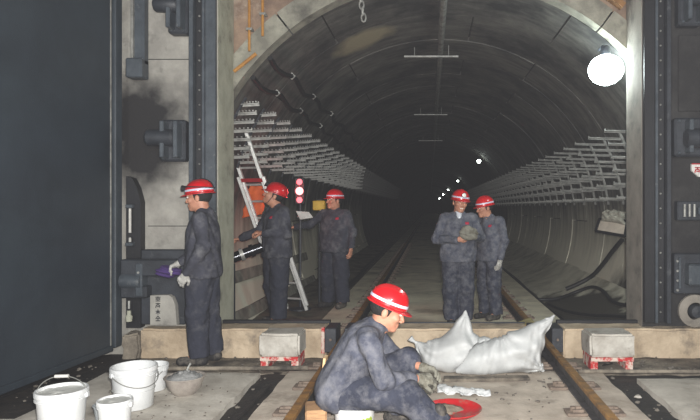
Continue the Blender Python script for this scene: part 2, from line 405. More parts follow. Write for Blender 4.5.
for x0, x1 in ((-2.97, -1.07), (-.74, 1.02), (1.36, 4.2)):
    rough_box((x0, 6.14, -.1), (x1, 6.5, .25)).build('sill_length', m_sill, sill, smooth=30)
rough_box((-3.15, 6.12, -.1), (-2.975, 6.45, .20), .06, .02).build('broken_end', m_apron, sill, smooth=30)
for x0, x1 in ((-2.9, -1.07), (1.36, 4.2)):
    mb = MB(); mb.b2((x0, 6.43, .25), (x1, 6.49, .285), .004); mb.build('threshold_strip', m_black, sill)
mb = MB(); mb.b2((-.74, 6.44, .25), (1.02, 6.47, .262), .003); mb.build('threshold_strip', m_steel, sill)
for x0, x1 in ((-1.07, -.955), (-.87, -.75), (1.03, 1.14), (1.24, 1.355)):
    mb = MB(); mb.b2((x0, 6.10, .02), (x1, 6.42, .265), .006); pl = mb.build('gap_plate', m_steel, sill)
    mb = MB(); mb.lathe([(.014, 0), (.014, .012), (.008, .016)], ((x0+x1)/2, 6.10, .15), 8, Matrix.Rotation(PI/2, 3, 'X'), False, True); mb.build('bolt', m_clip, pl, off=(0, 6.3, 0))
mb = MB(); mb.b2((-1.105, 6.09, .01), (-1.072, 6.14, .275), .003); mb.build('red_edge', m_redw, sill)

# ------------------------------------------------------------------ steel frames of the gate
def frame(sx, name, label):
    t = struct(thing(name, label, 'frame', (sx*2.37, 6.3, 0), world=True)); del t['category']
    def strip(x0, x1, dep, m, nm='frame_channel'):
        mb = MB(); mb.b2((sx*x0, 6.3-dep, .29), (sx*x1, 6.3, 5.2), .006); return mb.build(nm, m, t)
    strip(2.235, 2.345, .05, m_black if sx > 0 else m_steel2); strip(2.345, 2.375, .065, m_steel2, 'frame_rib')
    strip(2.375, 2.455, .012, m_black, 'frame_web'); c = strip(2.455, 2.50, .09, m_steel2 if sx < 0 else m_steel, 'frame_flange')
    for k in range(22):
        mb = MB(); mb.lathe([(.011, 0), (.011, .008), (.006, .013)], (sx*2.415, 6.288, .4+k*.155), 6, Matrix.Rotation(PI/2, 3, 'X'), False, True)
        mb.build('bolt', m_galvd, t)
frame(-1, 'trim_3', 'dark steel gate frame column on the left of the opening')
frame(1, 'trim_4', 'dark steel gate frame column on the right of the opening')
# ------------------------------------------------------------------ steel gate leaf, swung open towards the camera
g = thing('steel_gate', 'huge dark blue-grey steel gate leaf standing open at the left', 'gate', (-3.185, 6.16, .08), math.radians(-4.8))
# local: x thickness (0 = visible face, minus = behind), y from 0 (hinge edge) to -4
mb = MB(); mb.b2((-.32, -4.2, .02), (-.012, -.12, 5)); mb.build('leaf_body', m_gate, g)
for (y0, y1) in ((-1.9, -.13), (-4.2, -1.91)):
    mb = MB(); mb.b2((-.012, y0, .03), (0, y1, 5), .003); mb.build('skin_plate', m_gate, g)
mb = MB(); mb.b2((-.33, -.12, .0), (.03, 0, 5), .01); mb.build('edge_post', m_gatee, g)
mb = MB(); mb.b2((-.32, -4.2, -.03), (.012, -.12, .03), .006); mb.build('bottom_rail', m_gate, g)
mb = MB(); mb.b2((.0, -.165, .03), (.008, -.145, 5), .002); mb.build('edge_bead', m_galvd, g)
mb = MB(); mb.b2((-.2, -4.2, -.11), (-.12, -.12, -.03)); mb.build('rubber_seal', m_hose, g)
# ------------------------------------------------------------------ hinges and fittings on the left wall
def hinge(name, label, x0, x1, z0, z1, bx0, bx1, bz0, bz1, side=1, group='gate hinges'):
    t = thing(name, label, 'hinge', ((x0+x1)/2, 6.3, (z0+z1)/2), group=group, world=True)
    mb = MB(); mb.b2((x0, 6.17, z0), (x1, 6.3, z1), .02); mb.build('base_plate', m_steel, t)
    zc = (bz0+bz1)/2; r = (bz1-bz0)/2
    mb = MB(); mb.lathe([(.0, 0), (r*.8, 0), (r, .02), (r, abs(bx1-bx0)-.02), (r*.8, abs(bx1-bx0)), (0, abs(bx1-bx0))], (min(bx0, bx1), 6.10, zc), 20, Matrix.Rotation(PI/2, 3, 'Y'))
    mb.build('barrel', m_steel, t, smooth=40)
    for k in (0.28, .8):
        xx = x0+(x1-x0)*k
        mb = MB(); mb.b2((xx-.022, 6.04, z0+.03), (xx+.022, 6.2, z1-.03), .008); mb.build('lug', m_steel2, t)
    for k in (0, 1):
        for j in (0, 1):
            mb = MB(); mb.lathe([(.018, 0), (.018, .014), (.01, .022)], (x0+.04+(x1-x0-.08)*k, 6.17, z0+.035+(z1-z0-.07)*j), 6, Matrix.Rotation(PI/2, 3, 'X'), False, True); mb.build('bolt', m_steel2, t)
    return t
hinge('gate_hinge', 'upper left dark steel hinge block on the pale wall', -2.70, -2.50, 3.285, 3.70, -2.80, -2.56, 3.48, 3.63)
hinge('gate_hinge', 'dark steel hinge block on the pale wall above the man in profile', -2.78, -2.52, 1.97, 2.40, -2.88, -2.59, 2.12, 2.29)
hinge('gate_hinge', 'upper right dark steel hinge block by the picture edge', 2.56, 2.80, 3.37, 3.75, 2.62, 2.95, 3.55, 3.72)
hinge('gate_hinge', 'dark steel hinge block above the red lettered sign', 2.52, 2.95, 2.02, 2.42, 2.60, 2.95, 2.10, 2.30)
# lower fittings left
t = thing('latch_assembly', 'dark steel latch beams low on the wall beside the gate edge', 'latch', (-2.9, 6.3, .3), world=True)
mb = MB(); mb.b2((-2.975, 6.17, .29), (-2.52, 6.298, 1.06), .01); mb.build('back_plate', m_steel, t)
mb = MB(); mb.b2((-3.125, 6.05, .80), (-2.56, 6.19, .97), .012); mb.build('beam', m_steel, t)
mb = MB(); mb.b2((-3.125, 6.05, .58), (-2.86, 6.19, .70), .012); mb.build('beam', m_steel, t)
mb = MB(); mb.b2((-2.97, 6.04, .60), (-2.90, 6.20, .93), .008); mb.build('lug', m_steel2, t)
mb = MB(); mb.lathe([(0, 0), (.075, 0), (.075, .2), (0, .2)], (-3.12, 6.08, .75), 16, Matrix.Rotation(PI/2, 3, 'Y')); mb.build('pin', m_steel2, t, smooth=40)
for z in (.72, .78, .84):
    mb = MB(); mb.lathe([(.012, 0), (.012, .012)], (-2.935, 6.04, z), 6, Matrix.Rotation(PI/2, 3, 'X'), False, True); mb.build('bolt', m_galv, t)
t = thing('marked_block', 'small pale concrete block with black brushed characters low on the wall', 'block', (-2.71, 6.16, .31), world=True)
mb = MB(); vs = [(-2.845, .30), (-2.575, .30), (-2.59, .50), (-2.62, .58), (-2.66, .605), (-2.845, .60)]
mb.add([(x, 6.10, z) for x, z in vs]+[(x, 6.168, z) for x, z in vs], [tuple(range(6)), tuple(range(11, 5, -1))]+[(k, k+6, (k+1) % 6+6, (k+1) % 6) for k in range(6)])
blk = mb.build('block_body', m_wall, t)
m_ink = mat('black_ink', (70,70,72), (50,50,52), 10, .9, bump=0)
gl = [[(-.5,.35,.5,.35),(0,.5,0,-.4),(-.4,0,.4,0),(-.45,-.4,.45,-.4),(-.35,.2,-.35,-.2),(.35,.2,.35,-.2)],
      [(-.45,.4,.45,.4),(0,.5,0,.1),(-.3,.1,.3,.1),(-.3,.1,-.45,-.45),(.3,.1,.3,-.4),(-.2,-.2,.2,-.2)],
      [(-.45,.15,.45,.15),(0,.5,0,-.5),(0,.1,-.4,-.3),(0,.1,.4,-.3)],
      [(0,.5,-.45,-.1),(0,.5,.45,-.1),(-.25,0,.25,0),(0,0,0,-.45),(-.45,-.45,.45,-.45)]]
for k, gs in enumerate(gl):
    mb = MB(); cz = .565-.066*k; sc = .052
    for (a, b, c, d) in gs:
        mb.bar((-2.765+a*sc, 6.099, cz+b*sc), (-2.765+c*sc, 6.099, cz+d*sc), .003, .009, (0, 0, 1) if abs(b-d) < abs(a-c) else (1, 0, 0))
    mb.build('brushed_character', m_ink, t)
t = thing('jack_post', 'dark steel post with a bright threaded rod against the gate edge', 'post', (-3.13, 6.28, 0), world=True)
mb = MB(); vs = [(-3.14, .25), (-2.99, .25), (-2.99, 1.55), (-3.03, 1.70), (-3.08, 1.80), (-3.14, 1.82)]
mb.add([(x, 6.2, z) for x, z in vs]+[(x, 6.3, z) for x, z in vs], [tuple(range(6)), tuple(range(11, 5, -1))]+[(k, k+6, (k+1) % 6+6, (k+1) % 6) for k in range(6)])
mb.build('post_plate', m_black, t)
mb = MB(); pr = []
for k in range(28): pr += [(.011, .009*k), (.015, .009*k+.0045)]
mb.lathe([(0, 0)]+pr+[(0, .255)], (-3.085, 6.17, 1.235), 10); mb.build('threaded_rod', m_white, t)  # white colour paints in the glints on the steel thread
mb = MB(); mb.lathe([(0, 0)]+pr[:10]+[(0, .05)], (-3.085, 6.17, 1.14), 10); mb.build('threaded_rod', m_white, t)
for z in (1.10, 1.49):
    mb = MB(); mb.b2((-3.12, 6.14, z), (-3.05, 6.2, z+.035), .004); mb.build('rod_clamp', m_steel2, t)
mb = MB(); mb.lathe([(0, 0), (.03, 0), (.035, .05), (.02, .07), (.02, .11), (0, .11)], (-3.08, 6.14, .33), 12); mb.build('fitting', m_jamb, t, smooth=40)
mb = MB(); mb.lathe([(0, 0), (.012, 0), (.012, .08), (0, .08)], (-3.08, 6.14, .46), 8); mb.build('fitting', m_galv, t)
t = thing('guide_channel', 'vertical steel channel with a box foot high on the left wall', 'channel', (-3.02, 6.26, 3.0), world=True)
mb = MB(); mb.b2((-3.06, 6.2, 2.98), (-2.95, 6.29, 5.2), .006); mb.build('channel_web', m_steel2, t)
mb = MB(); mb.b2((-3.08, 6.17, 2.98), (-3.055, 6.3, 5.2), .004); mb.build('channel_flange', m_galvd, t)
mb = MB(); mb.b2((-3.12, 6.14, 2.83), (-2.95, 6.3, 3.03), .012); mb.build('box_foot', m_steel2, t)
# right wall fittings
t = thing('warning_sign', 'white sign with red characters on the dark right wall', 'sign', (2.85, 6.28, 1.87), world=True)
mb = MB(); vs = [(2.73, 1.95), (2.73, 1.88), (2.80, 1.815), (3.05, 1.805), (3.05, 1.95)]
mb.add([(x, 6.26, z) for x, z in vs]+[(x, 6.29, z) for x, z in vs], [tuple(range(4, -1, -1)), tuple(range(5, 10))]+[(k, (k+1) % 5, (k+1) % 5+5, k+5) for k in range(5)]); mb.build('sign_board', m_white, t)
mb = MB(); mb.b2((2.73, 6.255, 1.943), (3.05, 6.262, 1.955)); mb.build('red_border', m_redp, t)
for k, gs in enumerate((gl[1], gl[3], gl[0])):
    mb = MB(); cx = 2.79+.085*k; sc = .062
    for (a, b, c, d) in gs:
        mb.bar((cx+a*sc, 6.258, 1.885+b*sc), (cx+c*sc, 6.258, 1.885+d*sc), .003, .012, (0, 0, 1) if abs(b-d) < abs(a-c) else (1, 0, 0))
    mb.build('red_character', m_redp, t)
t = thing('latch_box', 'dark blue steel latch box low on the right wall', 'latch', (2.8, 6.3, .6), world=True)
mb = MB(); mb.b2((2.53, 6.2, .60), (3.1, 6.3, 1.02), .012); mb.build('back_plate', m_steel, t)
mb = MB(); mb.b2((2.63, 6.08, .70), (3.1, 6.22, .92), .016); mb.build('box', m_steel2, t)
mb = MB(); mb.b2((2.56, 6.17, .66), (2.585, 6.22, .98), .004); mb.build('rib', m_steel2, t)
for k in range(4):
    mb = MB(); mb.lathe([(.014, 0), (.014, .012), (.008, .018)], (2.555, 6.2, .64+.1*k), 6, Matrix.Rotation(PI/2, 3, 'X'), False, True); mb.build('bolt', m_galv, t)
t = thing('flange_stub', 'round pale pipe flange at the foot of the right wall', 'pipe', (2.8, 6.28, .45), world=True)
mb = MB(); mb.lathe([(.0, 0), (.10, 0), (.10, .05), (.155, .05), (.168, .065), (.168, .10), (.12, .12), (.09, .12)], (2.74, 6.3, .425), 28, Matrix.Rotation(PI/2, 3, 'X')); mb.build('flange', m_jambr, t, smooth=35)
mb = MB(); mb.lathe([(.0, .10), (.075, .10), (.06, .16), (0, .17)], (2.74, 6.3, .425), 16, Matrix.Rotation(PI/2, 3, 'X')); mb.build('plug', m_steel, t, smooth=40)
t = thing('rod_bracket', 'steel bracket with pale rods below the red lettered sign', 'bracket', (2.75, 6.3, 1.4), world=True)
mb = MB(); mb.b2((2.56, 6.2, 1.36), (3.0, 6.3, 1.56), .01); mb.build('back_plate', m_steel, t)
for k in range(3):
    mb = MB(); mb.lathe([(0, 0), (.014, 0), (.014, .13), (0, .13)], (2.62+.05*k, 6.17, 1.40), 8); mb.build('rod', m_galvd, t, smooth=40)
mb = MB(); mb.b2((2.75, 6.14, 1.42), (3.0, 6.2, 1.50), .006); mb.build('plate', m_steel2, t)
t = thing('cover_panel', 'dark steel cover panel at the far right wall', 'panel', (2.8, 6.3, 1.1), world=True)
mb = MB(); mb.b2((2.60, 6.27, 2.5), (2.98, 6.3, 3.3), .008); mb.build('panel_body', m_wallr, t)
mb = MB(); mb.b2((2.86, 6.25, 2.46), (2.90, 6.29, 5.2), .004); mb.build('conduit', m_black, t)
# ------------------------------------------------------------------ track
def rail(name, label, x):
    t = thing(name, label, 'rail', (x, 5, 0), group='track rails', world=True)
    def sec(z0, z1, w, m, nm):
        mb = MB(); mb.b2((x-w/2, .8, z0), (x+w/2, 60, z1), .004); mb.build(nm, m, t)
    sec(.002, .018, .115, m_rail, 'rail_foot'); sec(.018, .10, .022, m_rail, 'rail_web'); sec(.10, .135, .062, m_rust, 'rail_head')
    cm = None
    for k in range(34):
        y = 3.72+.62*k
        for s in (-1, 1):
            if cm is None:
                b = MB(); b.box((0, 0, .012), (.15, .13, .022), None, .005)
                b.lathe([(.02, .022), (.02, .05), (.012, .055)], (.02, 0, 0), 6, None, False, True)
                b.bar((-.045, -.035, .035), (.03, -.035, .035), .02, .02).bar((-.045, .035, .035), (.03, .035, .035), .02, .02)
                cm = b.mesh('rail_clip', m_clip)
            if 6.0 < y < 6.55: continue
            o = link('rail_clip', cm, t); o.location = (s*.135, y-5, .003); o.rotation_euler[2] = 0 if s > 0 else PI
    return t
rail('steel_rail', 'rusty left rail running under the sitting man into the tunnel', -.915)
rail('steel_rail', 'rusty right rail beside the white sacks', 1.19)
# kerb strips under the rails inside the tunnel
for x in (-.915, 1.19):
    pass

# ------------------------------------------------------------------ cable brackets
m_dimb = mat('far_bracket_steel_dimmed', (104,104,100), (78,78,76), 7, .6, metal=.2, bump=.1)  # darker copy for the far left brackets: flash falloff painted in
ORD = ['second', 'third', 'fourth', 'fifth', 'sixth', 'seventh', 'eighth', 'ninth', 'tenth']
def wall_x(z, r=R0): return math.sqrt(max(r*r-(z-CZ)**2, 0))
def bracket_meshes(side, zs, tips, full):
    out = []
    pz = [zs[0]-.08]+list(np.linspace(zs[0], zs[-1], 4))+[zs[-1]+.08]
    b = MB()
    pts = [((CX+side*(wall_x(z)-.03))*1.0, 0, z) for z in pz]
    for p, q in zip(pts[:-1], pts[1:]): b.bar(p, q, .034 if side < 0 else .05, .025 if side < 0 else .035, (side, 0, 0))
    out.append(('post', b))
    for z, tip in zip(zs, tips):
        b = MB(); xw = CX+side*(wall_x(z)-.02)
        b.bar((xw, 0, z), (tip, 0, z+.012), .034, .012); b.bar((xw, .014, z-.014), (tip, .014, z-.002), .006, .026)
        b.bar((tip+side*.006, 0, z), (tip+side*.006, 0, z+.035), .034, .010, (side, 0, 0))
        if full:
            for k in range(1, 6):
                f = k/6; b.box((xw+(tip-xw)*f, 0, z+.022+.012*f), (.016, .03, .014))
        out.append(('arm', b))
    return out
def brackets(side, y0, n, zs, tips, names, near, group, rest):
    M = [(nm, b.mesh(nm, m_galv if side < 0 and nm == 'arm' else (m_steel if side < 0 else m_galvd))) for nm, b in bracket_meshes(side, zs, tips, side < 0)]
    J = MB()
    for nm, b in bracket_meshes(side, zs, tips, False): J.add(b.v, b.f)
    jm = J.mesh('cable_bracket', m_galvd if side > 0 else m_dimb)
    for k in range(n):
        y = y0+.8*k; lab = names[k] if k < len(names) else rest
        if k < near:
            t = thing('cable_bracket', lab, 'bracket', (0, y, 0), group=group)
            for nm, me in M: link(nm, me, t)
        else:
            o = link('cable_bracket', jm); o.location = (0, y, 0); tag(o, lab, 'bracket', group)
zr = [1.62, 1.80, 1.98, 2.15, 2.32, 2.49]
brackets(1, 7.85, 46, zr, [2.44, 2.40, 2.39, 2.37, 2.33, 2.28],
         ['grey steel cable bracket column on the right wall, nearest the portal jamb', ]+[w+' grey cable bracket column from the portal along the right tunnel wall' for w in ORD],
         16, 'cable brackets on the right tunnel wall', 'grey cable bracket column farther along the right tunnel wall')
zl = [2.10, 2.205, 2.31, 2.415, 2.52, 2.625, 2.73]
brackets(-1, 7.2, 46, zl, [-2.17, -2.16, -2.15, -2.13, -2.11, -2.08, -2.05],
         ['bright ribbed cable bracket column on the left wall, nearest the ladder top', ]+[w+' ribbed cable bracket column from the portal along the left tunnel wall' for w in ORD],
         16, 'cable brackets on the left tunnel wall', 'ribbed cable bracket column farther along the left tunnel wall')

# ------------------------------------------------------------------ crown conduit, cross bars, hoses, chain
def P3(a, y, r=2.84): return (CX+r*math.cos(math.radians(a)), y, CZ+r*math.sin(math.radians(a)))
t = thing('crown_conduit', 'thin grey conduit along the crown of the tunnel roof', 'conduit', (CX, 7, 4), world=True)
mb = MB(); mb.tube([(CX-.02, y, CZ+R0-.08) for y in (7.0, 30, 60, 100)], .045, 8); mb.build('pipe', m_galvd, t, smooth=40)
for k in range(12):
    y = 8.1+1.2*k; mb = MB(); mb.bar((CX-.02, y, CZ+R0-.12), (CX-.02, y, CZ+R0+.02), .03, .09, (0, 1, 0)); mb.build('pipe_clip', m_galvd, t)
for k, (y, lab) in enumerate(((9.7, 'pale cross bar under the tunnel crown, nearest the mouth'), (15.8, 'pale cross bar under the tunnel crown, deeper in'), (22, 'third pale cross bar far down the tunnel crown'))):
    t = thing('cross_bar', lab, 'bar', (CX-.02, y, 3.93), group='crown cross bars', world=True)
    mb = MB(); mb.b2((-.42, y-.03, 3.915), (.46, y+.03, 3.945), .005); mb.build('bar', m_galv, t)
    for x in (-.25, .3):
        mb = MB(); mb.tube([(x, y, 3.94), (x, y, CZ+wall_x(CZ+x-CX)+.02)], .008, 6); mb.build('hanger_rod', m_galvd, t)
for a, lab, y0 in ((135.5, 'upper black hose along the upper left tunnel lining', 6.72), (141.5, 'lower black hose along the upper left tunnel lining', 6.72)):
    t = thing('black_hose', lab, 'hose', P3(a, y0), group='hoses on the left lining', world=True)
    pts = [P3(a+.8*math.sin(k*1.3)+.3*k*.1, y0+.3*k, 2.78-.05*abs(math.sin(k*.8))) for k in range(30)]
    mb = MB(); mb.tube(pts, .03, 8); mb.build('hose', m_hose, t, smooth=60)
    for k in (3, 8, 13):
        mb = MB(); q = pts[k]; mb.box(q, (.07, .03, .07), Matrix.Rotation(math.radians(45), 3, 'Y'), .006); mb.build('hose_clip', m_galv, t)
t = thing('hanging_chain', 'short steel chain hanging from the tunnel roof near the mouth', 'chain', (-.85, 7.05, 3.75), world=True)
for k in range(6):
    b = MB(); z = 4.10-.075*k; c = (-.84+.012*k, 7.05, z); pts = []
    for j in range(13):
        a = 2*PI*j/12; u = (.026*math.cos(a), .05*math.sin(a))
        pts.append((c[0]+(u[0] if k % 2 else 0), c[1]+(0 if k % 2 else u[0]), c[2]+u[1]))
    b.tube(pts, .011, 6, False); b.build('chain_link', m_galv, t, smooth=60)
# orange pipes and timber on the end wall
for x, z0, lab in ((-2.03, 3.25, 'orange pipe nearest the left jamb, above the tunnel ring'), (-1.88, 3.42, 'second orange pipe from the left jamb, above the tunnel ring')):
    t = thing('orange_pipe', lab, 'pipe', (x, 6.74, z0), group='orange pipes on the end wall', world=True)
    mb = MB(); mb.tube([(x, 6.74, z0), (x, 6.74, 4.25)], .015, 8); mb.build('pipe', m_orange, t, smooth=40)
    mb = MB(); mb.box((x, 6.77, z0+.25), (.07, .09, .03), None, .004); mb.build('pipe_clip', m_galvd, t)
mb = MB(); mb.tube([(-2.2, 6.73, 3.02), (-1.95, 6.73, 3.22)], .02, 8); tag(mb.build('orange_strut', m_orange, smooth=40), 'short diagonal orange strut by the left end of the tunnel ring', 'strut')
t = thing('formwork_rib', 'curved brown timber rib above the ring at the upper right', 'timber', P3(50, 6.75, 3.24), world=True)
arc_block(3.18, 3.24, math.radians(52), math.radians(66), 6.68, 6.79, 10).build('rib_board', m_timber, t, smooth=40)
for k, a in enumerate((54, 58, 62)):
    mb = MB(); p = P3(a, 6.74, 3.25); mb.bar(p, (p[0], 6.74, 4.28), .05, .05); mb.build('post', m_end, t)

# ------------------------------------------------------------------ lamps in the tunnel
m_lens = mat('lamp_lens', (255,255,255), (255,255,255), emit=(.86, 1.0, 1.0), estr=40, bump=0)
m_lensf = mat('far_lamp_lens', (255,255,255), (255,255,255), emit=(.9, 1.0, .92), estr=18, bump=0)
t = thing('flood_lamp', 'glaring white round floodlight at the upper right of the tunnel mouth', 'lamp', (2.06, 6.95, 3.1), world=True)
lc = (2.04, 6.96, 3.09); rg = .178
mb = MB(); mb.lathe([(rg*math.sin(PI*k/16)*(1.12 if 3 < k < 13 else 1.06)+1e-4, -rg*math.cos(PI*k/16)) for k in range(17)], lc, 28); mb.build('globe', m_lens, t, smooth=60)
mb = MB(); mb.lathe([(.055, 0), (.06, .05), (.05, .10), (.02, .12)], (lc[0], lc[1], lc[2]+rg-.012), 16, None, True, True); mb.build('socket', m_steel, t, smooth=40)
mb = MB(); mb.tube([(lc[0], lc[1], lc[2]+rg+.09), (lc[0]-.02, lc[1]+.08, lc[2]+rg+.12), (lc[0]-.03, lc[1]+.2, lc[2]+rg+.10)], .012, 8); mb.build('mount_arm', m_steel, t)
for k, (y, x, z) in enumerate(((23.3, 1.9, 3.28), (41, 1.9, 3.28), (63, 1.9, 3.3), (86, 1.9, 3.3), (120, 1.9, 3.2))):
    t = thing('tunnel_lamp', ['small white lamp on the right, nearest of the row deep in the tunnel', 'second small lamp of the row deep in the tunnel', 'third small lamp of the row deep in the tunnel', 'fourth small lamp of the row deep in the tunnel', 'farthest tiny lamp of the row deep in the tunnel'][k], 'lamp', (x, y, z), group='lamps deep in the tunnel')
    r = (.075, .065, .08, .10, .12)[k]
    b = MB(); b.lathe([(r*math.sin(PI*j/10)+1e-4, -r*math.cos(PI*j/10)) for j in range(11)], n=14); b.build('globe', m_lensf, t, smooth=60)
    b = MB(); b.lathe([(.05, 0), (.07, .05), (.03, .09)], (0, 0, r-.02), 12, None, True, True); b.build('cap', m_steel, t)
    b = MB(); b.bar((0, 0, r+.05), (.06, 0, r+.16 if z < 3.25 else r+.12), .03, .02); b.build('mount', m_steel, t)

# ------------------------------------------------------------------ right wall: board with rubble sack, hoses
def sack_on(name, label, cat, corners, thick, m, seed, seam=True, loc=None, amp=.012, ears=.0):
    """a filled woven sack: four corners in space, swollen between two seams"""
    c = [np.array(q, float) for q in corners]; N = 26
    n = np.cross(c[1]-c[0], c[3]-c[0]); n /= np.linalg.norm(n)
    t = thing(name, label, cat, tuple(loc if loc is not None else sum(c)/4*np.array([1, 1, 0])), world=True)
    def pt(u, v, s):
        p = c[0]*(1-u)*(1-v)+c[1]*u*(1-v)+c[2]*u*v+c[3]*(1-u)*v
        a, b = 2*u-1, 2*v-1
        pin = .10*((1-a*a)*b+(0))  # edges drawn in between the ears
        ctr = sum(c)/4
        p = p-(p-ctr)*(.16*(1-a*a)*b**4+.16*(1-b*b)*a**4)
        th = thick*((1-a**4)**.55)*((1-b**4)**.55)
        w = (vary(a*3+seed, b*2.2, s)*.8+math.sin((a+.6*b)*14+3*math.sin(b*4+seed))*.25+math.sin((b-.8*a)*11+seed)*.3)
        edge = max(abs(a), abs(b))
        th += amp*1.3*w*(1-edge**6)+amp*.35*math.sin((u if abs(b) > abs(a) else v)*38+seed)*edge**3*(1-edge**10)
        q = p+n*s*th
        if q[2] < .006: q[2] = .006+.1*(q[2]-.006)*0
        return tuple(q)
    mb = MB(); mb.grid(lambda u, v: pt(u, v, 1), N, N); mb.grid(lambda u, v: pt(u, v, -1), N, N, True)
    mb.build('sack_body', m, t, smooth=180)
    if seam:
        mb = MB(); e = [pt(u, 0, 0) for u in np.linspace(0, 1, 18)]; mb.tube(e, .006, 5); mb.build('stitched_seam', m, t, smooth=60)
        mb = MB(); e = [pt(0, v, 0) for v in np.linspace(0, 1, 18)]; mb.tube(e, .006, 5); mb.build('stitched_seam', m, t, smooth=60)
    return t
m_sack = mat('white_woven_sack', (196,198,196), (174,176,175), 5, .6, c3=(150,148,142), s3=3, lo3=.56, hi3=.74, bump=.18, bscale=12)
m_wet = mat('pale_wet_sack', (176,174,160), (128,124,112), 9, .7, bump=.6, bscale=26)
t = thing('wall_board', 'dark framed board leaning on the lower right lining', 'board', (2.85, 9.0, .95), world=True)
pts = [W(596, 231, 9.2), W(625, 236, 8.6), W(628, 221, 8.75), W(600, 219, 9.35)]
mb = MB()
for a, b in ((0, 1), (1, 2), (2, 3), (3, 0)):
    q = MB(); q.bar(pts[a], pts[b], .04, .04); q.build('board_frame', m_black, t)
mb.add(pts+[(p[0], p[1]+.03, p[2]-.02) for p in pts], [(0, 1, 2, 3), (7, 6, 5, 4)]+[(k, k+4, (k+1) % 4+4, (k+1) % 4) for k in range(4)]); mb.build('board_panel', m_mid, t)
sack_on('rubble_sack', 'lumpy pale sack lying on the board on the right lining', 'sack',
        [W(601, 222, 9.3), W(627, 226, 8.7), W(626, 212, 8.9), W(605, 212, 9.4)], .10, m_wet, 2.0, False, W(614, 226, 9.0), .03)
def hose(name, label, pts, r, m=m_hose, group=None, ends=True):
    P = [Vector(p) for p in pts]; out = []
    for i in range(len(P)-1):
        p0 = P[max(i-1, 0)]; p1 = P[i]; p2 = P[i+1]; p3 = P[min(i+2, len(P)-1)]
        for k in range(8):
            s = k/8; out.append(.5*((2*p1)+(p2-p0)*s+(2*p0-5*p1+4*p2-p3)*s*s+(3*p1-p0-3*p2+p3)*s**3))
    out.append(P[-1]); mb = MB(); mb.tube(out, r, 8); return tag(mb.build(name, m, smooth=60), label, 'hose', group)
def onwall(px, py, lift=.05):
    """distance at which the ray meets the lining"""
    a = (px-430)/600; b = -(py-207)/600; r = R0-lift; ax = CX; az = CZ-1.5
    A = a*a+b*b; Bq = -2*(a*ax+b*az); Cq = ax*ax+az*az-r*r
    d = (-Bq+math.sqrt(Bq*Bq-4*A*Cq))/(2*A); return W(px, py, d)
def onbank(px, py, lift=.045):
    d = 6.9
    while d < 30:
        x, y, z = W(px, py, d); u = (x-1.98)/1.02
        if math.hypot(x-CX, z-CZ) > R0-lift-.02 or (0 < u < 1 and z < -.105+.45*u*u+lift) or z < -.1+lift: return (x, y, z)
        d += .01
    return W(px, py, d)
hose('rubber_hose', 'thick black hose sloping down the right lining from the board', [onbank(622, 240), onbank(612, 252), onbank(603, 264), onbank(592, 276), onbank(578, 284), onbank(566, 289)], .038)
hose('rubber_hose', 'thin black hose looping over the right gutter', [onbank(*c) for c in ((640, 302), (624, 305), (611, 300), (603, 291), (592, 287), (576, 292), (556, 299), (536, 299), (520, 294))], .028)
hose('rubber_hose', 'black hose lying along the right edge of the track bed', [(1.80, 7.4, -.08), (1.84, 8.2, -.09), (1.80, 10, -.09), (1.86, 13, -.08), (1.82, 18, -.08), (1.86, 26, -.08)], .045)
hose('rubber_hose', 'thin hose along the gutter just behind the right sill', [onbank(*c) for c in ((640, 318), (615, 316), (590, 315), (566, 311), (548, 304))], .022)
hose('rubber_hose', 'black hose in the dark gutter left of the track', [(-1.6, 9.5, .03), (-1.56, 10.4, .03), (-1.5, 12.5, .03), (-1.56, 16, .03), (-1.52, 24, .03)], .05)
# left side: cable run along lining, planks
for k, (a, lab) in enumerate(((193, 'pale plank run low on the left lining'), (203, 'lower pale plank run on the left lining'))):
    mb = MB(); p = P3(a, 7.4, 2.86); q = P3(a+2, 12.5, 2.86); mb.bar(p, q, .16, .03, (math.cos(math.radians(a)), 0, math.sin(math.radians(a))), .004)
    tag(mb.build('wall_plank', m_lip), lab, 'plank')
# ------------------------------------------------------------------ signal lamp, ladder, orange sheet, yellow box, pipe by the jamb
m_red_on = mat('red_signal_lens', (255,60,60), (255,60,60), emit=(1, .22, .26), estr=1.6, bump=0)
m_red_hot = mat('red_signal_lens_hot', (255,120,120), (255,120,120), emit=(1, .40, .40), estr=2.6, bump=0)
t = thing('signal_lamp', 'red three-light signal lantern glowing behind the two left workers', 'signal', (-1.86, 8.55, 0), world=True)
mb = MB(); mb.b2((-1.93, 8.55, 1.54), (-1.79, 8.63, 1.92), .012); mb.build('housing', m_black, t)
for z, r, m in ((1.857, .043, m_red_on), (1.728, .056, m_red_hot), (1.60, .043, m_red_on)):
    mb = MB(); mb.lathe([(r, 0), (r*.8, .025), (.001, .04)], (-1.86, 8.55, z), 18, Matrix.Rotation(PI/2, 3, 'X')); l = mb.build('lens', m, t, smooth=60)
    mb = MB(); mb.lathe([(r+.004, 0), (r+.012, .0), (r+.012, .03), (r+.004, .03)], (-1.86, 8.552, z), 18, Matrix.Rotation(PI/2, 3, 'X')); mb.build('hood', m_black, t, smooth=40)
mb = MB(); mb.tube([(-1.86, 8.6, 0), (-1.86, 8.6, 1.56)], .018, 8); mb.build('pole', m_steel, t)
mb = MB(); mb.lathe([(.16, 0), (.16, .02), (.03, .04)], (-1.86, 8.6, .03), 16, None, True, True); mb.build('base', m_steel, t)
rl = bpy.data.lights.new('signal_glow', 'POINT'); rl.energy = 5.5; rl.color = (1, .06, .07); rl.shadow_soft_size = .08
ro = bpy.data.objects.new('signal_glow', rl); C.objects.link(ro); ro.location = (-1.86, 8.42, 1.73)
m_alu = mat('ladder_aluminium', (206,206,202), (176,176,172), 8, .4, metal=.35, bump=.08)
t = thing('extension_ladder', 'aluminium extension ladder leaning behind the left jamb', 'ladder', (-1.85, 8.35, 0), world=True)
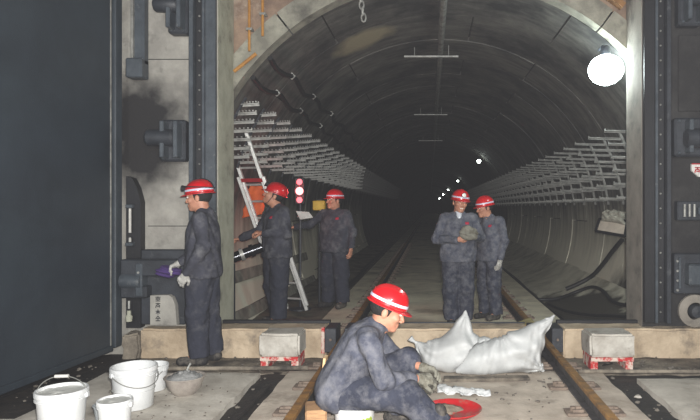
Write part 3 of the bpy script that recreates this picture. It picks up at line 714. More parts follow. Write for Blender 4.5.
top = Vector(W(234, 126, 7.95)); bot = Vector(W(297, 309, 8.35)); dirl = (bot-top); xl = Vector((.93, -.36, 0))
hw = .16
for sgn in (-1, 1):
    mb = MB(); mb.bar(top+xl*hw*sgn, bot+xl*hw*sgn, .045, .085, (0, -1, .35), .005); mb.build('rail', m_alu, t)
    mb = MB(); o2 = Vector((0, -.07, .03)); mb.bar(top+dirl*.28+xl*(hw+.04)*sgn+o2, bot+dirl*-.02+xl*(hw+.04)*sgn+o2, .045, .085, (0, -1, .35), .005); mb.build('outer_rail', m_alu, t)
for k in range(11):
    p = top+dirl*(.04+.09*k); mb = MB(); mb.tube([p-xl*hw, p+xl*hw], .015, 8); mb.build('rung', m_alu, t, smooth=40)
mb = MB(); mb.bar(top+dirl*.30-xl*.2+o2, top+dirl*.30+xl*.2+o2, .02, .05); mb.build('lock_bar', m_redp, t)
m_orc = mat('orange_tarp', (224,104,44), (196,84,36), 5, .7, bump=.4, bscale=14)
mb = MB(); mb.grid(lambda u, v: (lambda p: (p[0]+.03*vary(u*4, v*3), p[1]+.03*vary(u*3, v*4, 2), p[2]))(np.array(W(241, 218, 8.3))*(1-u)*(1-v)+np.array(W(262, 214, 8.3))*u*(1-v)+np.array(W(266, 182, 8.4))*u*v+np.array(W(250, 184, 8.4))*(1-u)*v), 8, 8)
o = mb.build('orange_tarp', m_orc, smooth=180); tag(o, 'orange plastic sheet hanging behind the ladder', 'sheet')
md = o.modifiers.new('thick', 'SOLIDIFY'); md.thickness = .008
m_yel = mat('yellow_case', (214,176,60), (190,150,46), 6, .6, bump=.1)
t = thing('yellow_box', 'small yellow instrument box on a pole beside the signal lamp', 'box', (-1.72, 9.3, 0), world=True)
mb = MB(); a = W(319.5, 205.5, 9.3); mb.box(a, (.19, .14, .15), None, .012); mb.build('case', m_yel, t)
mb = MB(); mb.box((a[0], a[1], a[2]+.085), (.08, .05, .02), None, .004); mb.build('lid_handle', m_black, t)
mb = MB(); mb.tube([(a[0], a[1], .0), (a[0], a[1], a[2]-.07)], .02, 8); mb.build('pole', m_steel, t)
mb = MB(); p = [W(296, 211, 8.35), W(309, 212, 8.3), W(313, 217.5, 8.3), W(300, 219.5, 8.35)]
mb.add(p+[(q[0], q[1]+.02, q[2]-.005) for q in p], [(0, 1, 2, 3), (7, 6, 5, 4)]+[(k, k+4, (k+1) % 4+4, (k+1) % 4) for k in range(4)])
t = thing('white_flag', 'small white pointed board below the red signal lights', 'board', (-1.8, 8.35, 1.4), world=True); mb.build('board', m_white, t)
mb = MB(); mb.bar((-1.84, 8.36, 1.36), (-1.86, 8.585, 1.40), .02, .012); mb.build('clip', m_galvd, t)
t = thing('jamb_pipe', 'glossy dark pipe sticking out behind the left jamb at hand height', 'pipe', W(245, 254, 7.2), world=True)
m_gloss = mat('glossy_dark_pipe', (40,42,46), (26,27,30), 6, .18, metal=.6, bump=.05)
a = Vector(W(222, 262, 7.2)); b = Vector(W(262, 247, 7.35)); mb = MB(); mb.tube([a, b], .062, 16); mb.build('pipe', m_gloss, t, smooth=40)
for f in (.45, .7):
    mb = MB(); c = a+(b-a)*f; mb.tube([c, c+(b-a)*.09], .078, 16); mb.build('collar', m_galv if f < .5 else m_gloss, t, smooth=40)
mb = MB(); mb.bar((a[0]+.12, a[1], 0), (a[0]+.12, a[1], a[2]-.02), .06, .06, (0, 1, 0)); mb.build('stand', m_steel, t)

# ------------------------------------------------------------------ blocks on red frames
def cblock(label, x0, x1, y0):
    t = thing('concrete_block', label, 'block', ((x0+x1)/2, y0+.16, -.03), group='concrete blocks on red frames', world=True)
    rough_box((x0, y0, .085), (x1, y0+.33, .305), .08, .006).build('block_body', m_block, t, smooth=30)
    for x in (x0+.045, x1-.045):
        mb = MB(); mb.b2((x-.035, y0+.02, -.035), (x+.035, y0+.3, .085), .004); mb.build('frame_leg', m_redw, t)
    mb = MB(); mb.b2((x0+.01, y0-.004, .052), (x1-.01, y0+.03, .09), .003); mb.build('frame_rail', m_redw, t)
    return t
cblock('pale concrete block on a red frame, beside the left trench', -1.61, -1.23, 5.64)
cblock('pale concrete block on a red frame, beside the right trench', 1.50, 1.92, 5.62)
# long bars lying across
t = thing('cross_pipe', 'thin dirty pipe lying across the left trench', 'pipe', (-1.9, 5.5, 0), world=True)
mb = MB(); mb.tube([(-2.72, 5.50, .022), (-2.2, 5.495, .02), (-1.6, 5.50, .022), (-1.12, 5.51, .024)], .02, 8); mb.build('pipe_run', m_apron, t, smooth=50)
t = thing('cross_pipe', 'thin dirty pipe lying across the right trench', 'pipe', (2.2, 5.4, 0), world=True)
mb = MB(); mb.tube([(1.33, 5.40, .022), (1.9, 5.40, .02), (3.2, 5.38, .022)], .018, 8); mb.build('pipe_run', m_apron, t, smooth=50)
# ------------------------------------------------------------------ sacks, plank, plastic
def roty(a): return np.array(Matrix.Rotation(a, 3, 'Y'))
def creases(P, cs, amp=.010):
    w = 0
    for (c, n, ph) in cs:
        d = P-np.array(c); r = np.linalg.norm(d, axis=1); an = np.arctan2(d[:, 2], d[:, 0])
        w = w+amp*np.exp(-(r/.30)**2)*np.sin(an*n+ph+3*np.sin(r*9))*np.clip(r/.10, 0, 1)
    x, y, z = P.T
    return w+.009*np.sin(9*x+5*np.sin(8*z+1))*np.sin(11*z+4*y)+.003*np.sin(34*x-22*z+6*np.sin(13*x))
cB = [((1.13, 5.46, .49), 15, 0), ((1.0, 5.22, .05), 11, 1), ((.62, 5.4, .36), 9, 2)]
def sackB(P):
    D = ell(P, (.66, 5.42, .165), (.37, .17, .16), roty(R_(10)).T)
    D = smin(D, cone(P, (.84, 5.44, .25), (1.125, 5.50, .49), .145, .012), .09)
    D = smin(D, cone(P, (.86, 5.42, .12), (1.01, 5.38, .04), .11, .02), .08)
    D = smin(D, cone(P, (.42, 5.40, .09), (.25, 5.37, .035), .10, .03), .08)
    return np.maximum(D+creases(P, cB), .004-P[:, 2])
cA = [((.335, 5.62, .53), 13, 0), ((-.145, 5.5, .27), 13, 1), ((.45, 5.45, .2), 8, 0)]
def sackA(P):
    D = ell(P, (.19, 5.50, .145), (.27, .17, .15))
    D = smin(D, cone(P, (.27, 5.54, .19), (.335, 5.62, .525), .165, .014), .12)
    D = smin(D, cone(P, (.02, 5.50, .14), (-.13, 5.52, .255), .115, .016), .08)
    D = smin(D, ell(P, (.46, 5.56, .15), (.24, .14, .15)), .09)
    D = np.maximum(D+creases(P, cA), .004-P[:, 2])
    return np.maximum(D, .006-sackB(P))
R_ = math.radians
for nm_, fn_, lab_, lo_, hi_ in (('A', sackA, 'white woven sack on the left with its corner pointing up', (-.3, 5.2, -.02), (.85, 5.8, .62)), ('B', sackB, 'white woven sack on the right with its end raised to a corner', (.1, 5.1, -.02), (1.25, 5.75, .62))):
    t = thing('white_sack', lab_, 'sack', (.3 if nm_ == 'A' else .75, 5.45, 0), group='white sacks before the sill')
    sdf_obj('sack_body', fn_, lo_, hi_, .011, m_sack, t, off=tuple(t.location))
    if nm_ == 'A':
        mb = MB(); mb.tube([(-.115, 5.518, .245), (-.145, 5.522, .262), (-.165, 5.525, .275), (-.185, 5.525, .295)], [.02, .012, .022, .03], 10); mb.build('tied_neck', m_sack, t, off=tuple(t.location), smooth=60)
    else:
        mb = MB(); mb.tube([(1.125, 5.50, .492), (1.14, 5.505, .505)], [.016, .01], 8); mb.build('corner_ear', m_sack, t, off=tuple(t.location), smooth=60)
mb = MB(); mb.bar((.12, 5.19, .014), (.86, 5.22, .014), .10, .026, (0, 0, 1), .004); tag(mb.build('timber_plank', m_apron), 'dark muddy plank lying in front of the white sacks', 'plank')
m_plas = mat('crumpled_plastic', (206,208,206), (170,172,172), 10, .35, bump=.5, bscale=30)
mb = MB()
def cr(u, v):
    x = .06+.42*u; w = .07*(1-.3*u); y = 4.86+(v-.5)*2*w-.09*u
    z = .012+.045*math.sin(PI*v)*(1-.5*u)+.016*vary(u*7, v*5)+.012*math.sin(u*19+v*9)
    return (x, y, max(z, .006))
mb.grid(cr, 26, 12); o = mb.build('plastic_wrap', m_plas, smooth=180); tag(o, 'crumpled white plastic wrap on the track slab by the gloved hands', 'wrap')
md = o.modifiers.new('thick', 'SOLIDIFY'); md.thickness = .004
m_redpl = mat('red_plastic', (206,38,42), (176,28,34), 6, .45, c3=(150,118,100), s3=6, lo3=.56, hi3=.68, bump=.1)
m_mort = mat('wet_mortar', (150,138,120), (118,106,92), 9, .6, c3=(178,74,66), s3=7, lo3=.55, hi3=.62, bump=.7, bscale=28)
t = thing('mortar_pan', 'red round plastic pan smeared with mortar beside the sitting man', 'pan', (.165, 4.36, 0), world=True)
mb = MB(); mb.lathe([(.001, .012), (.15, .012), (.185, .026), (.198, .036), (.212, .040), (.212, .034), (.2, .030), (.185, .014), (.15, 0), (.001, 0)][::-1], (.165, 4.36, .002), 36); mb.build('pan_body', m_redpl, t, smooth=40)
mb = MB(); mb.grid(lambda u, v: (.105+.125*v*math.cos(2*PI*u)*(1+.2*math.sin(6*PI*u+1)), 4.40+.115*v*math.sin(2*PI*u)*(1+.15*math.sin(10*PI*u)), .012+.036*(1-v*v)+.006*vary(math.cos(2*PI*u)*v*6, math.sin(2*PI*u)*v*6)), 36, 8); mb.build('mortar', m_mort, t, smooth=180)
mb = MB(); mb.lathe([(.001, .0), (.13, 0), (.15, .03), (.13, .035), (.001, .045)], (.60, 7.25, .005), 24); tag(mb.build('red_lid', m_redpl, smooth=40), 'flat red lid lying behind the sacks at the pair of men', 'lid')
mb = MB(); mb.bar((.78, 7.05, .016), (1.21, 7.05, .165), .30, .022, (0, 0, 1), .003); tag(mb.build('yellow_board', mat('pale_yellow_board', (176,164,112), (146,134,92), 5, .85, bump=.2)), 'pale yellowish board propped on the right rail in the tunnel', 'board')
# ------------------------------------------------------------------ buckets
m_buck = mat('white_bucket_plastic', (212,213,212), (194,196,195), 3, .4, c3=(150,148,142), s3=9, lo3=.66, hi3=.8, bump=.04)
m_cement = mat('grey_cement', (150,150,148), (120,120,118), 9, .9, bump=.7, bscale=26)
m_slurry = mat('pale_slurry', (196,196,190), (168,168,162), 5, .5, bump=.15)
def bucket(label, x, y, r, h, fill=None, handle=None, lid=False, z=0, group='white buckets', rot=0):
    t = thing('plastic_bucket', label, 'bucket', (x, y, z+.002), rot, group=group)
    r0 = r*.84
    prof = [(.001, .004), (r0-.006, .004), (r0, .012), (r*.955, h*.80), (r*1.03, h*.80), (r*1.03, h*.83), (r*.965, h*.83), (r*.975, h*.90), (r*1.045, h*.90), (r*1.045, h*.97), (r*1.02, h), (r*.96, h), (r*.945, h*.97), (r0-.008, .016), (.001, .014)]
    mb = MB(); mb.lathe(prof, n=40); mb.build('bucket_body', m_buck, t, smooth=35)
    if fill:
        mb = MB(); zf = h*fill; mb.grid(lambda u, v: (r*.94*v*math.cos(2*PI*u), r*.94*v*math.sin(2*PI*u), zf+.006*vary(v*5*math.cos(2*PI*u), v*5*math.sin(2*PI*u))), 30, 6); mb.build('contents', m_slurry, t, smooth=180)
    if handle == 'up':
        mb = MB(); mb.tube([(r*1.03*math.cos(PI*k/20), 0, h*.88+(r*.78)*math.sin(PI*k/20)) for k in range(21)], .0035, 6); w = mb.build('wire_handle', m_galvd, t, smooth=60)
        mb = MB(); mb.tube([(-.042, 0, h*.88+r*.775), (.042, 0, h*.88+r*.775)], .011, 10); mb.build('grip', m_white, w, smooth=40)
    if handle == 'down':
        mb = MB(); mb.tube([(r*1.05*math.cos(PI*k/20), -r*1.08*math.sin(PI*k/20), h*.86-.09*math.sin(PI*k/20)) for k in range(21)], .0035, 6); mb.build('wire_handle', m_galvd, t, smooth=60)
    for s in (-1, 1):
        mb = MB(); mb.box((s*r*1.03, 0, h*.86), (.02, .035, .035), None, .004); mb.build('handle_ear', m_buck, t)
    if lid:
        mb = MB(); mb.lathe([(.001, h+.004), (r*.8, h+.004), (r*.86, h+.012), (r*1.05, h+.014), (r*1.07, h-.01), (r*1.04, h-.01)][::-1], n=36); mb.build('lid', m_buck, t, smooth=35)
    return t
bucket('white bucket at the lower left with its wire handle standing up', -2.43, 3.96, .152, .30, .93, 'up', rot=.12)
bucket('small white lidded bucket in front of the larger ones', -2.09, 3.98, .106, .225, .94, None)
bucket('large open white bucket in the middle of the group', -2.22, 4.50, .158, .31, .45, 'down', rot=.9)
bucket('white bucket half hidden behind the large open one', -2.27, 4.92, .115, .21, .8, 'down', rot=-.4)
mb = MB(); b_ = thing('plastic_tub', 'small translucent plastic tub between the two front buckets', 'tub', (-2.27, 4.20, .002))
m_clear = mat('cloudy_plastic', (200,206,208), (180,186,190), 5, .25, bump=.05, alpha=.75)
mb.lathe([(.001, .004), (.062, .004), (.078, .11), (.084, .112), (.084, .118), (.074, .118), (.058, .01), (.001, .008)], n=24); mb.build('tub_body', m_clear, b_, smooth=35)
t = thing('mortar_bowl', 'grey metal bowl heaped with cement, right of the buckets', 'bowl', (-1.97, 4.82, .002))
m_bowl = mat('dusty_metal_bowl', (172,164,154), (140,132,124), 8, .8, metal=.2, bump=.2)
mb = MB(); mb.lathe([(.001, 0), (.08, 0), (.125, .05), (.15, .13), (.158, .135), (.158, .142), (.145, .14), (.118, .055), (.075, .01), (.001, .008)], n=32); mb.build('bowl_body', m_bowl, t, smooth=35)
mb = MB(); mb.grid(lambda u, v: (.143*v*math.cos(2*PI*u), .143*v*math.sin(2*PI*u), .125+.05*(1-v*v)+.014*vary(v*6*math.cos(2*PI*u), v*6*math.sin(2*PI*u))), 34, 10); mb.build('cement_heap', m_cement, t, smooth=180)
mb = MB(); mb.tube([(.0, .02, .16), (.02, .03, .21), (.035, .03, .235)], .008, 6); mb.build('spoon_handle', m_galv, t)
# stool bucket and timber under the sitting man
m_wood = mat('raw_timber', (182,144,104), (146,112,80), 6, .85, stretch=(1,1,7), bump=.2)
m_pale = mat('pale_plywood', (220,186,140), (196,160,116), 6, .8, bump=.1)
t = thing('timber_stool', 'brown timber block behind the seat of the sitting man', 'timber', (-.77, 4.02, 0), world=True)
mb = MB(); mb.box((-.765, 4.02, .118), (.14, .22, .105), Matrix.Rotation(.2, 3, 'Z'), .012); mb.build('block', m_wood, t)
mb = MB(); mb.bar((-.755, 4.17, .17), (-.725, 4.17, .46), .018, .10, (0, 1, 0), .002); mb.build('upright_board', m_pale, t)
t = thing('paint_pail', 'white pail with green label under the sitting man', 'bucket', (-.50, 3.98, .002))
mb = MB(); mb.lathe([(.001, .002), (.12, .002), (.135, .17), (.142, .172), (.142, .19), (.001, .19)], n=28); mb.build('pail_body', m_buck, t, smooth=35)
mb = MB(); mb.grid(lambda u, v: (.131*math.cos(-1.9+1.5*u), .131*math.sin(-1.9+1.5*u), .05+.10*v), 10, 1); mb.build('label_patch', mat('green_label', (150,170,60), (90,130,150), 12, .5, bump=0, contrast=(.5,.52)), t)
# small rubble
m_stone = mat('rubble_stone', (122,115,105), (84,79,72), 12, .95, bump=.5)
rb = MB()
def stone(x, y, z, s):
    bm = bmesh.new(); bmesh.ops.create_icosphere(bm, subdivisions=1, radius=s)
    for v in bm.verts: v.co = Vector((v.co.x*random.uniform(.7, 1.4), v.co.y*random.uniform(.7, 1.3), v.co.z*random.uniform(.4, .8)))+Vector((x, y, z))
    bm.verts.index_update(); rb.add([v.co[:] for v in bm.verts], [[v.index for v in f.verts] for f in bm.faces]); bm.free()
for k in range(520):
    r = random.random()
    if r < .35: x, y, z = random.uniform(-3.0, 3.2), random.uniform(5.58, 6.1), -.03
    elif r < .55: x, y, z = random.uniform(-.75, 1.05), random.uniform(4.0, 5.4), 0
    elif r < .7: x, y, z = random.uniform(1.57, 1.82), random.uniform(4, 5.5), -.055
    elif r < .82: x, y, z = random.uniform(-1.54, -1.3), random.uniform(4, 5.5), -.055
    elif r < .92: x, y, z = random.uniform(-3.4, -2.9), random.uniform(4.6, 6.0), -.05
    else: x, y, z = random.uniform(-2.8, -1.6), random.uniform(4, 5.4), 0
    if .55 < r < .82 and k % 4: continue
    if abs(x+.915) < .1 or abs(x-1.19) < .1: continue
    stone(x, y, z+.004, random.choice((.006, .008, .010, .014, .02)) if r < .9 else .008)
o = rb.build('rubble', m_stone, smooth=40); o['kind'] = 'stuff'; tag(o, 'small stones and crumbs of concrete strewn over the ground', 'rubble')
for x, y, z, s, lab in ((-2.55, 5.68, .0, .035, 'pale stone on the ground left of the profile man'), (1.70, 4.9, -.045, .03, 'white stone lying in the right trench')):
    rb = MB(); stone(x, y, z, s); tag(rb.build('loose_stone', m_block, smooth=40), lab, 'stone')
# water-worn plank in left trench etc.
mb = MB(); mb.bar((-1.43, 4.0, -.045), (-1.40, 5.2, -.045), .05, .025, (0, 0, 1), .004); tag(mb.build('trench_batten', m_mud), 'dark batten lying in the left trench', 'batten')
# ------------------------------------------------------------------ people
m_cloth = mat('dusty_navy_workwear', (66,67,76), (50,51,58), 7, .95, c3=(104,104,107), s3=8, lo3=.48, hi3=.80, bump=.6, bscale=22, spec=.2)
m_clothg = mat('cement_dusted_workwear', (80,83,95), (60,63,74), 8, .95, c3=(122,122,126), s3=13, lo3=.40, hi3=.82, bump=.6, bscale=22, spec=.2)
m_trous = mat('dark_navy_trousers', (54,56,66), (42,44,53), 7, .95, c3=(92,92,97), s3=7, lo3=.5, hi3=.84, bump=.6, bscale=22, spec=.2)
m_trousg = mat('dusty_navy_trousers', (60,63,75), (45,48,59), 8, .95, c3=(112,112,116), s3=12, lo3=.45, hi3=.84, bump=.6, bscale=22, spec=.2)
m_skin = mat('weathered_skin', (188,136,110), (166,114,92), 14, .55, bump=.1, bscale=60)
m_hair = mat('black_hair', (26,23,22), (16,15,15), 20, .7, bump=.6, bscale=90)
m_helm = mat('red_helmet_shell', (200,26,34), (188,20,28), 6, .28, bump=.02, coat=.3)
m_band = mat('silver_helmet_band', (206,208,222), (186,188,206), 20, .4, bump=0)
m_boot = mat('dark_rubber_boot', (44,42,42), (28,27,27), 9, .8, c3=(96,90,82), s3=7, lo3=.5, hi3=.66, bump=.3)
m_glove = mat('grey_cotton_glove', (190,188,182), (146,144,138), 14, .95, bump=.5, bscale=60)
m_gloved = mat('muddy_grey_glove', (128,126,114), (104,102,92), 14, .95, c3=(90,86,74), s3=16, lo3=.5, hi3=.62, bump=.5, bscale=60)
m_eyew = mat('eye_white', (214,206,198), (206,198,190), bump=0, rough=.3)
m_eyeb = mat('dark_iris', (22,16,14), (22,16,14), bump=0, rough=.2)
m_lip = mat('lips', (150,84,72), (140,76,64), bump=0, rough=.5)
m_teeth = mat('teeth', (226,220,206), (226,220,206), bump=0, rough=.3)
m_strap = mat('black_strap', (28,28,30), (22,22,24), bump=0, rough=.8)
m_badge = mat('red_chest_badge', (176,36,62), (150,28,52), 30, .8, bump=0)
m_shirt = mat('pale_shirt', (206,210,216), (186,190,198), 8, .9, bump=.2)
m_lampy = mat('headlamp_yellow', (206,170,60), (180,146,50), 8, .5, bump=0)
m_lampl = mat('headlamp_glass', (236,236,228), (226,226,216), bump=0, rough=.15)
def rotm(yaw, pitch, roll=0):
    return np.array(Matrix.Rotation(yaw, 3, 'Z') @ Matrix.Rotation(pitch, 3, 'X') @ Matrix.Rotation(roll, 3, 'Y'))
def hand_sdf(P, w, d, n, curl, inf=0., flip=1, spread=1.0):
    """palm with four unequal fingers and a side thumb; w wrist, d finger direction, n palm normal (the way the fingers curl)"""
    w = np.asarray(w, float); d = nrm(d); n = np.asarray(n, float); n = nrm(n-d*np.dot(n, d)); s = np.cross(d, n)*flip
    D = None
    for k, (off, ln) in enumerate(((.030, .072), (.010, .080), (-.010, .074), (-.029, .058))):
        kn = w+d*(.088-.005*abs(k-1))+s*off; a = cone(P, w+d*.012+s*off*.55, kn, .016+inf, .0135+inf)
        D = a if D is None else smin(D, a, .014)
    for k, (off, ln) in enumerate(((.030, .072), (.010, .080), (-.010, .074), (-.029, .058))):
        kn = w+d*(.088-.005*abs(k-1))+s*off
        c1 = curl*(.75+.12*k); sp = s*(off*1.2*spread*(1-min(curl, 1)*.6))
        d1 = nrm(d*math.cos(c1)+n*math.sin(c1)+sp*3); p1 = kn+d1*ln*.5
        c2 = c1+curl*1.05; d2 = nrm(d*math.cos(c2)+n*math.sin(c2)+sp*2); p2 = p1+d2*ln*.32
        c3 = c2+curl*.6; d3 = nrm(d*math.cos(c3)+n*math.sin(c3)); p3 = p2+d3*ln*.24
        f = np.minimum(np.minimum(cone(P, kn, p1, .0095+inf, .009+inf), cone(P, p1, p2, .009+inf, .0082+inf)), cone(P, p2, p3, .0082+inf, .0072+inf))
        D = smin(D, f, .006)
    t0 = w+d*.028+s*.026; t1 = t0+nrm(s*.8+d*.55+n*.45)*.038; t2 = t1+nrm(s*.25+d*.9+n*(.3+.5*curl))*.034; t3 = t2+nrm(d*.9+n*(.3+.7*curl)-s*.15)*.026
    th = np.minimum(np.minimum(cone(P, t0, t1, .0155+inf, .012+inf), cone(P, t1, t2, .012+inf, .0105+inf)), cone(P, t2, t3, .0105+inf, .0085+inf))
    return smin(D, th, .010)
BASE = dict(pelvis=(0, 0, .93), chest=(0, .0, 1.27), neck=(0, .01, 1.46), head=(0, -.03, 1.595),
            shL=(.185, .01, 1.40), elL=(.235, .04, 1.12), wrL=(.235, -.05, .87), shR=(-.185, .01, 1.40), elR=(-.235, .04, 1.12), wrR=(-.235, -.05, .87),
            hiL=(.085, 0, .90), knL=(.10, -.015, .49), anL=(.10, .02, .10), toL=(.115, -.15, .035),
            hiR=(-.085, 0, .90), knR=(-.10, -.015, .49), anR=(-.10, .02, .10), toR=(-.115, -.15, .035))
def person(label, loc, rotz, J={}, head=(0, 0, 0), gl={}, curl=(.35, .35), hd={}, hn={}, lamp=None, strap=False, badge=True, shirt=None,
           cloth=None, girth=1.0, sc=1.0, stripe=True, smile=False, hem=True, chin=False, gap=0., group='workers in red helmets'):
    j = {k: np.array(J.get(k, v), float) for k, v in BASE.items()}
    t = thing('person', label, 'person', loc, rotz, group=group); t.scale = (sc, sc, sc)
    cloth = cloth or m_cloth
    HR = rotm(*head); hc = j['head']
    up = nrm(j['chest']-j['pelvis']); side = nrm(j['shL']-j['shR'])
    # ---- body: one skin surface, head, neck, hands and the limbs inside the clothes
    def handdir(s):
        d = hd.get(s); d = nrm(j['wr'+s]-j['el'+s]) if d is None else nrm(d)
        n = hn.get(s); n = (np.array([-1, 0, 0]) if s == 'L' else np.array([1, 0, 0])) if n is None else np.array(n, float)
        return d, n
    def cull(P, c, r, f):
        dd = np.linalg.norm(P-c, axis=1); out = dd-r; k = dd < r+.07
        if k.any(): out[k] = f(P[k])
        return out
    def headf(P): return cull(P, hc, .19, headf0)
    hs = 1.12
    def headf0(P):
        q = (P-hc)@HR/hs
        D = ell(q, (0, .012, .035), (.075, .096, .092))
        D = smin(D, ell(q, (0, -.022, -.045), (.060, .066, .072)), .03)
        D = smin(D, ell(q, (0, -.068, -.094), (.026, .020, .018)), .022)
        for s in (-1, 1):
            D = smin(D, ell(q, (s*.040, -.062, -.022), (.024, .022, .020)), .02)
            D = smin(D, ell(q, (s*.0765, .014, -.008), (.010, .020, .031)), .006)
            D = -smin(-D, ell(q, (s*.031, -.098, .010), (.019, .014, .012)), .008)
        D = smin(D, cone(q, (-.036, -.078, .027), (.036, -.078, .027), .011, .011), .012)
        D = smin(D, cone(q, (0, -.086, .012), (0, -.106, -.030), .008, .012), .010)
        for s in (-1, 1): D = smin(D, ell(q, (s*.013, -.098, -.035), (.009, .011, .008)), .006)
        D = smin(D, cone(q, (-.017, -.084, -.060), (.017, -.084, -.060), .0075, .0075), .008)
        D = smin(D, cone(q, (-.014, -.083, -.072), (.014, -.083, -.072), .0075, .0075), .008)
        return D*hs
    hb = hc+HR@np.array([0, .022, -.06])
    def body(P):
        D = headf(P)
        D = smin(D, cone(P, j['neck']-up*.03, hb, .066, .062), .03)
        D = smin(D, ecap(P, j['pelvis'], j['chest'], (.14, .09), (.15, .10), side), .05)
        D = smin(D, cone(P, j['shL'], j['shR'], .05, .05), .05)
        for s in 'LR':
            D = smin(D, cone(P, j['sh'+s], j['el'+s], .045, .038), .03)
            D = smin(D, cone(P, j['el'+s], j['wr'+s], .037, .026), .02)
            d, n = handdir(s); D = smin(D, cull(P, j['wr'+s]+d*.08, .15, lambda Q: hand_sdf(Q, j['wr'+s], d, n, curl[0 if s == 'L' else 1], -.0015 if s in gl else .0005, 1 if s == 'L' else -1)), .012)
            D = smin(D, cone(P, j['hi'+s], j['kn'+s], .07, .05), .04); D = smin(D, cone(P, j['kn'+s], j['an'+s], .048, .035), .03)
            D = smin(D, cone(P, j['an'+s], j['to'+s], .03, .022), .02)
        return D
    allp = np.array(list(j.values())); lo = allp.min(0)-.22; hi = allp.max(0)+.22
    sdf_obj('body', body, lo, hi, .0062, m_skin, t)
    # ---- jacket
    def folds(P, a=.0062):
        x, y, z = P.T
        return a*(np.sin(26*z+7*np.sin(9*x+2)+6*np.sin(8*y))*.6+np.sin(17*x-21*z+5*np.sin(13*y+1))*.5+np.sin(33*y+15*z+4*np.sin(11*x))*.4)
    def jacket(P):
        g_ = girth
        D = ecap(P, j['pelvis']-up*.06, j['chest'], (.196*g_, .142*g_), (.180*g_, .124*g_), side)
        D = smin(D, cone(P, j['shL']-side*.03, j['shR']+side*.03, .066, .066), .07)
        D = smin(D, cone(P, j['chest']+up*.06, j['neck']-up*.01, .10, .066), .06)
        if hem: D = np.maximum(D, -((P-j['pelvis'])@up+.10))
        for s in 'LR':
            sh, el, wr = j['sh'+s], j['el'+s], j['wr'+s]; fd = nrm(wr-el)
            A = smin(cone(P, sh, el, .070, .060), np.maximum(cone(P, el, wr+fd*.02, .059, .047), (P-wr)@fd-.006+gap), .03)
            bl = np.linalg.norm(P-el, axis=1); A = A+.006*np.exp(-(bl/.11)**2)*np.sin(((P-el)@fd)*75+3*np.sin(P[:, 0]*20))
            D = smin(D, A, .022)
        q = P-(j['neck']-up*.004); f = np.cross(side, up); rr = np.sqrt((q@side)**2+(q@f*1.0)**2); hgt = q@up+.18*(q@f)*0
        D = smin(D, np.sqrt(((rr-.072)/1.)**2+(np.maximum(np.abs(hgt)-.008, 0))**2)-.012, .012)
        return D+folds(P)
    sdf_obj('jacket', jacket, lo, hi, .0105, cloth, t)
    # ---- trousers
    def trousers(P):
        D = ecap(P, j['hiL']*.5+j['hiR']*.5+up*.02, j['pelvis'], (.165*girth, .12*girth), (.16*girth, .115*girth), nrm(j['hiL']-j['hiR']))
        for s in 'LR':
            h_, k_, a_ = j['hi'+s], j['kn'+s], j['an'+s]; d2 = nrm(a_-k_)
            L_ = smin(cone(P, h_, k_, .108*girth, .088*girth), np.maximum(cone(P, k_, a_+d2*.02, .086*girth, .080*girth), (P-a_)@d2-.02), .03)
            bl = np.linalg.norm(P-k_, axis=1); L_ = L_+.006*np.exp(-(bl/.13)**2)*np.sin(((P-k_)@d2)*60+3*np.sin(P[:, 0]*18))
            D = smin(D, L_, .022)
        return D+folds(P[:, [1, 0, 2]], .006)
    sdf_obj('trousers', trousers, lo, hi, .0105, m_trous if cloth is m_cloth else m_trousg, t)
    # ---- boots, gloves
    for s in 'LR':
        a_, o_ = j['an'+s], j['to'+s]; fdir = nrm((o_-a_)*[1, 1, 0]); zb = min(a_[2]-.10, o_[2]-.035)
        def boot(P):
            heel = np.array([a_[0], a_[1], zb+.045])-fdir*.035; toe = np.array([o_[0], o_[1], zb+.04])
            D = smin(cone(P, heel, toe, .048, .043), cone(P, a_+[0, 0, .09], heel+fdir*.03, .052, .05), .03)
            return np.maximum(D, zb+.002-P[:, 2])
        sdf_obj('boot', boot, np.minimum(a_, o_)-.12, np.maximum(a_, o_)+[.12, .12, .2], .008, m_boot, t)
        if s in gl:
            d, n = handdir(s); wr = j['wr'+s]; fd = nrm(wr-j['el'+s])
            def glove(P):
                D = hand_sdf(P, wr, d, n, curl[0 if s == 'L' else 1], .0035, 1 if s == 'L' else -1)
                return smin(D, np.maximum(cone(P, wr-fd*.05, wr+d*.02, .036, .032), -((P-wr)@fd+(.045 if not gap else .012))), .015)
            sdf_obj('glove', glove, wr-.21, wr+.21, .005, gl[s], t)
    # ---- head details
    def H(p): return tuple(hc+HR@(np.array(p, float)*hs))
    def hb_(fn): return fn
    def hairf(P):
        q = (P-hc)@HR/hs
        D = ell(q, (0, .014, .033), (.082, .103, .098))
        D = np.maximum(D, -(q[:, 1]+.018+.25*(q[:, 2]))); D = np.maximum(D, -(q[:, 2]+.062)); D = np.maximum(D, q[:, 2]-.07)
        return np.maximum(D, -ell(q, (0, .01, .03), (.070, .088, .088)))
    sdf_obj('hair', hairf, hc-.18, hc+.18, .0065, m_hair, t)
    HM = Matrix(HR.tolist())
    for s in (-1, 1):
        b = MB(); b.lathe([(.0115*math.sin(PI*k/8)+1e-4, -.0115*math.cos(PI*k/8)) for k in range(9)], H((s*.031, -.0815, .009)), 12, HM); e = b.build('eye', m_eyew, t, smooth=60)
        b = MB(); b.lathe([(.0065*math.sin(PI*k/6)+1e-4, -.0065*math.cos(PI*k/6)) for k in range(7)], H((s*.031, -.0885, .0085)), 10, HM); b.build('iris', m_eyeb, e, smooth=60)
        b = MB(); b.tube([H((s*.014, -.093, .028)), H((s*.032, -.091, .033)), H((s*.048, -.080, .028))], [.004, .0045, .003], 6); b.build('eyebrow', m_hair, t, smooth=60)
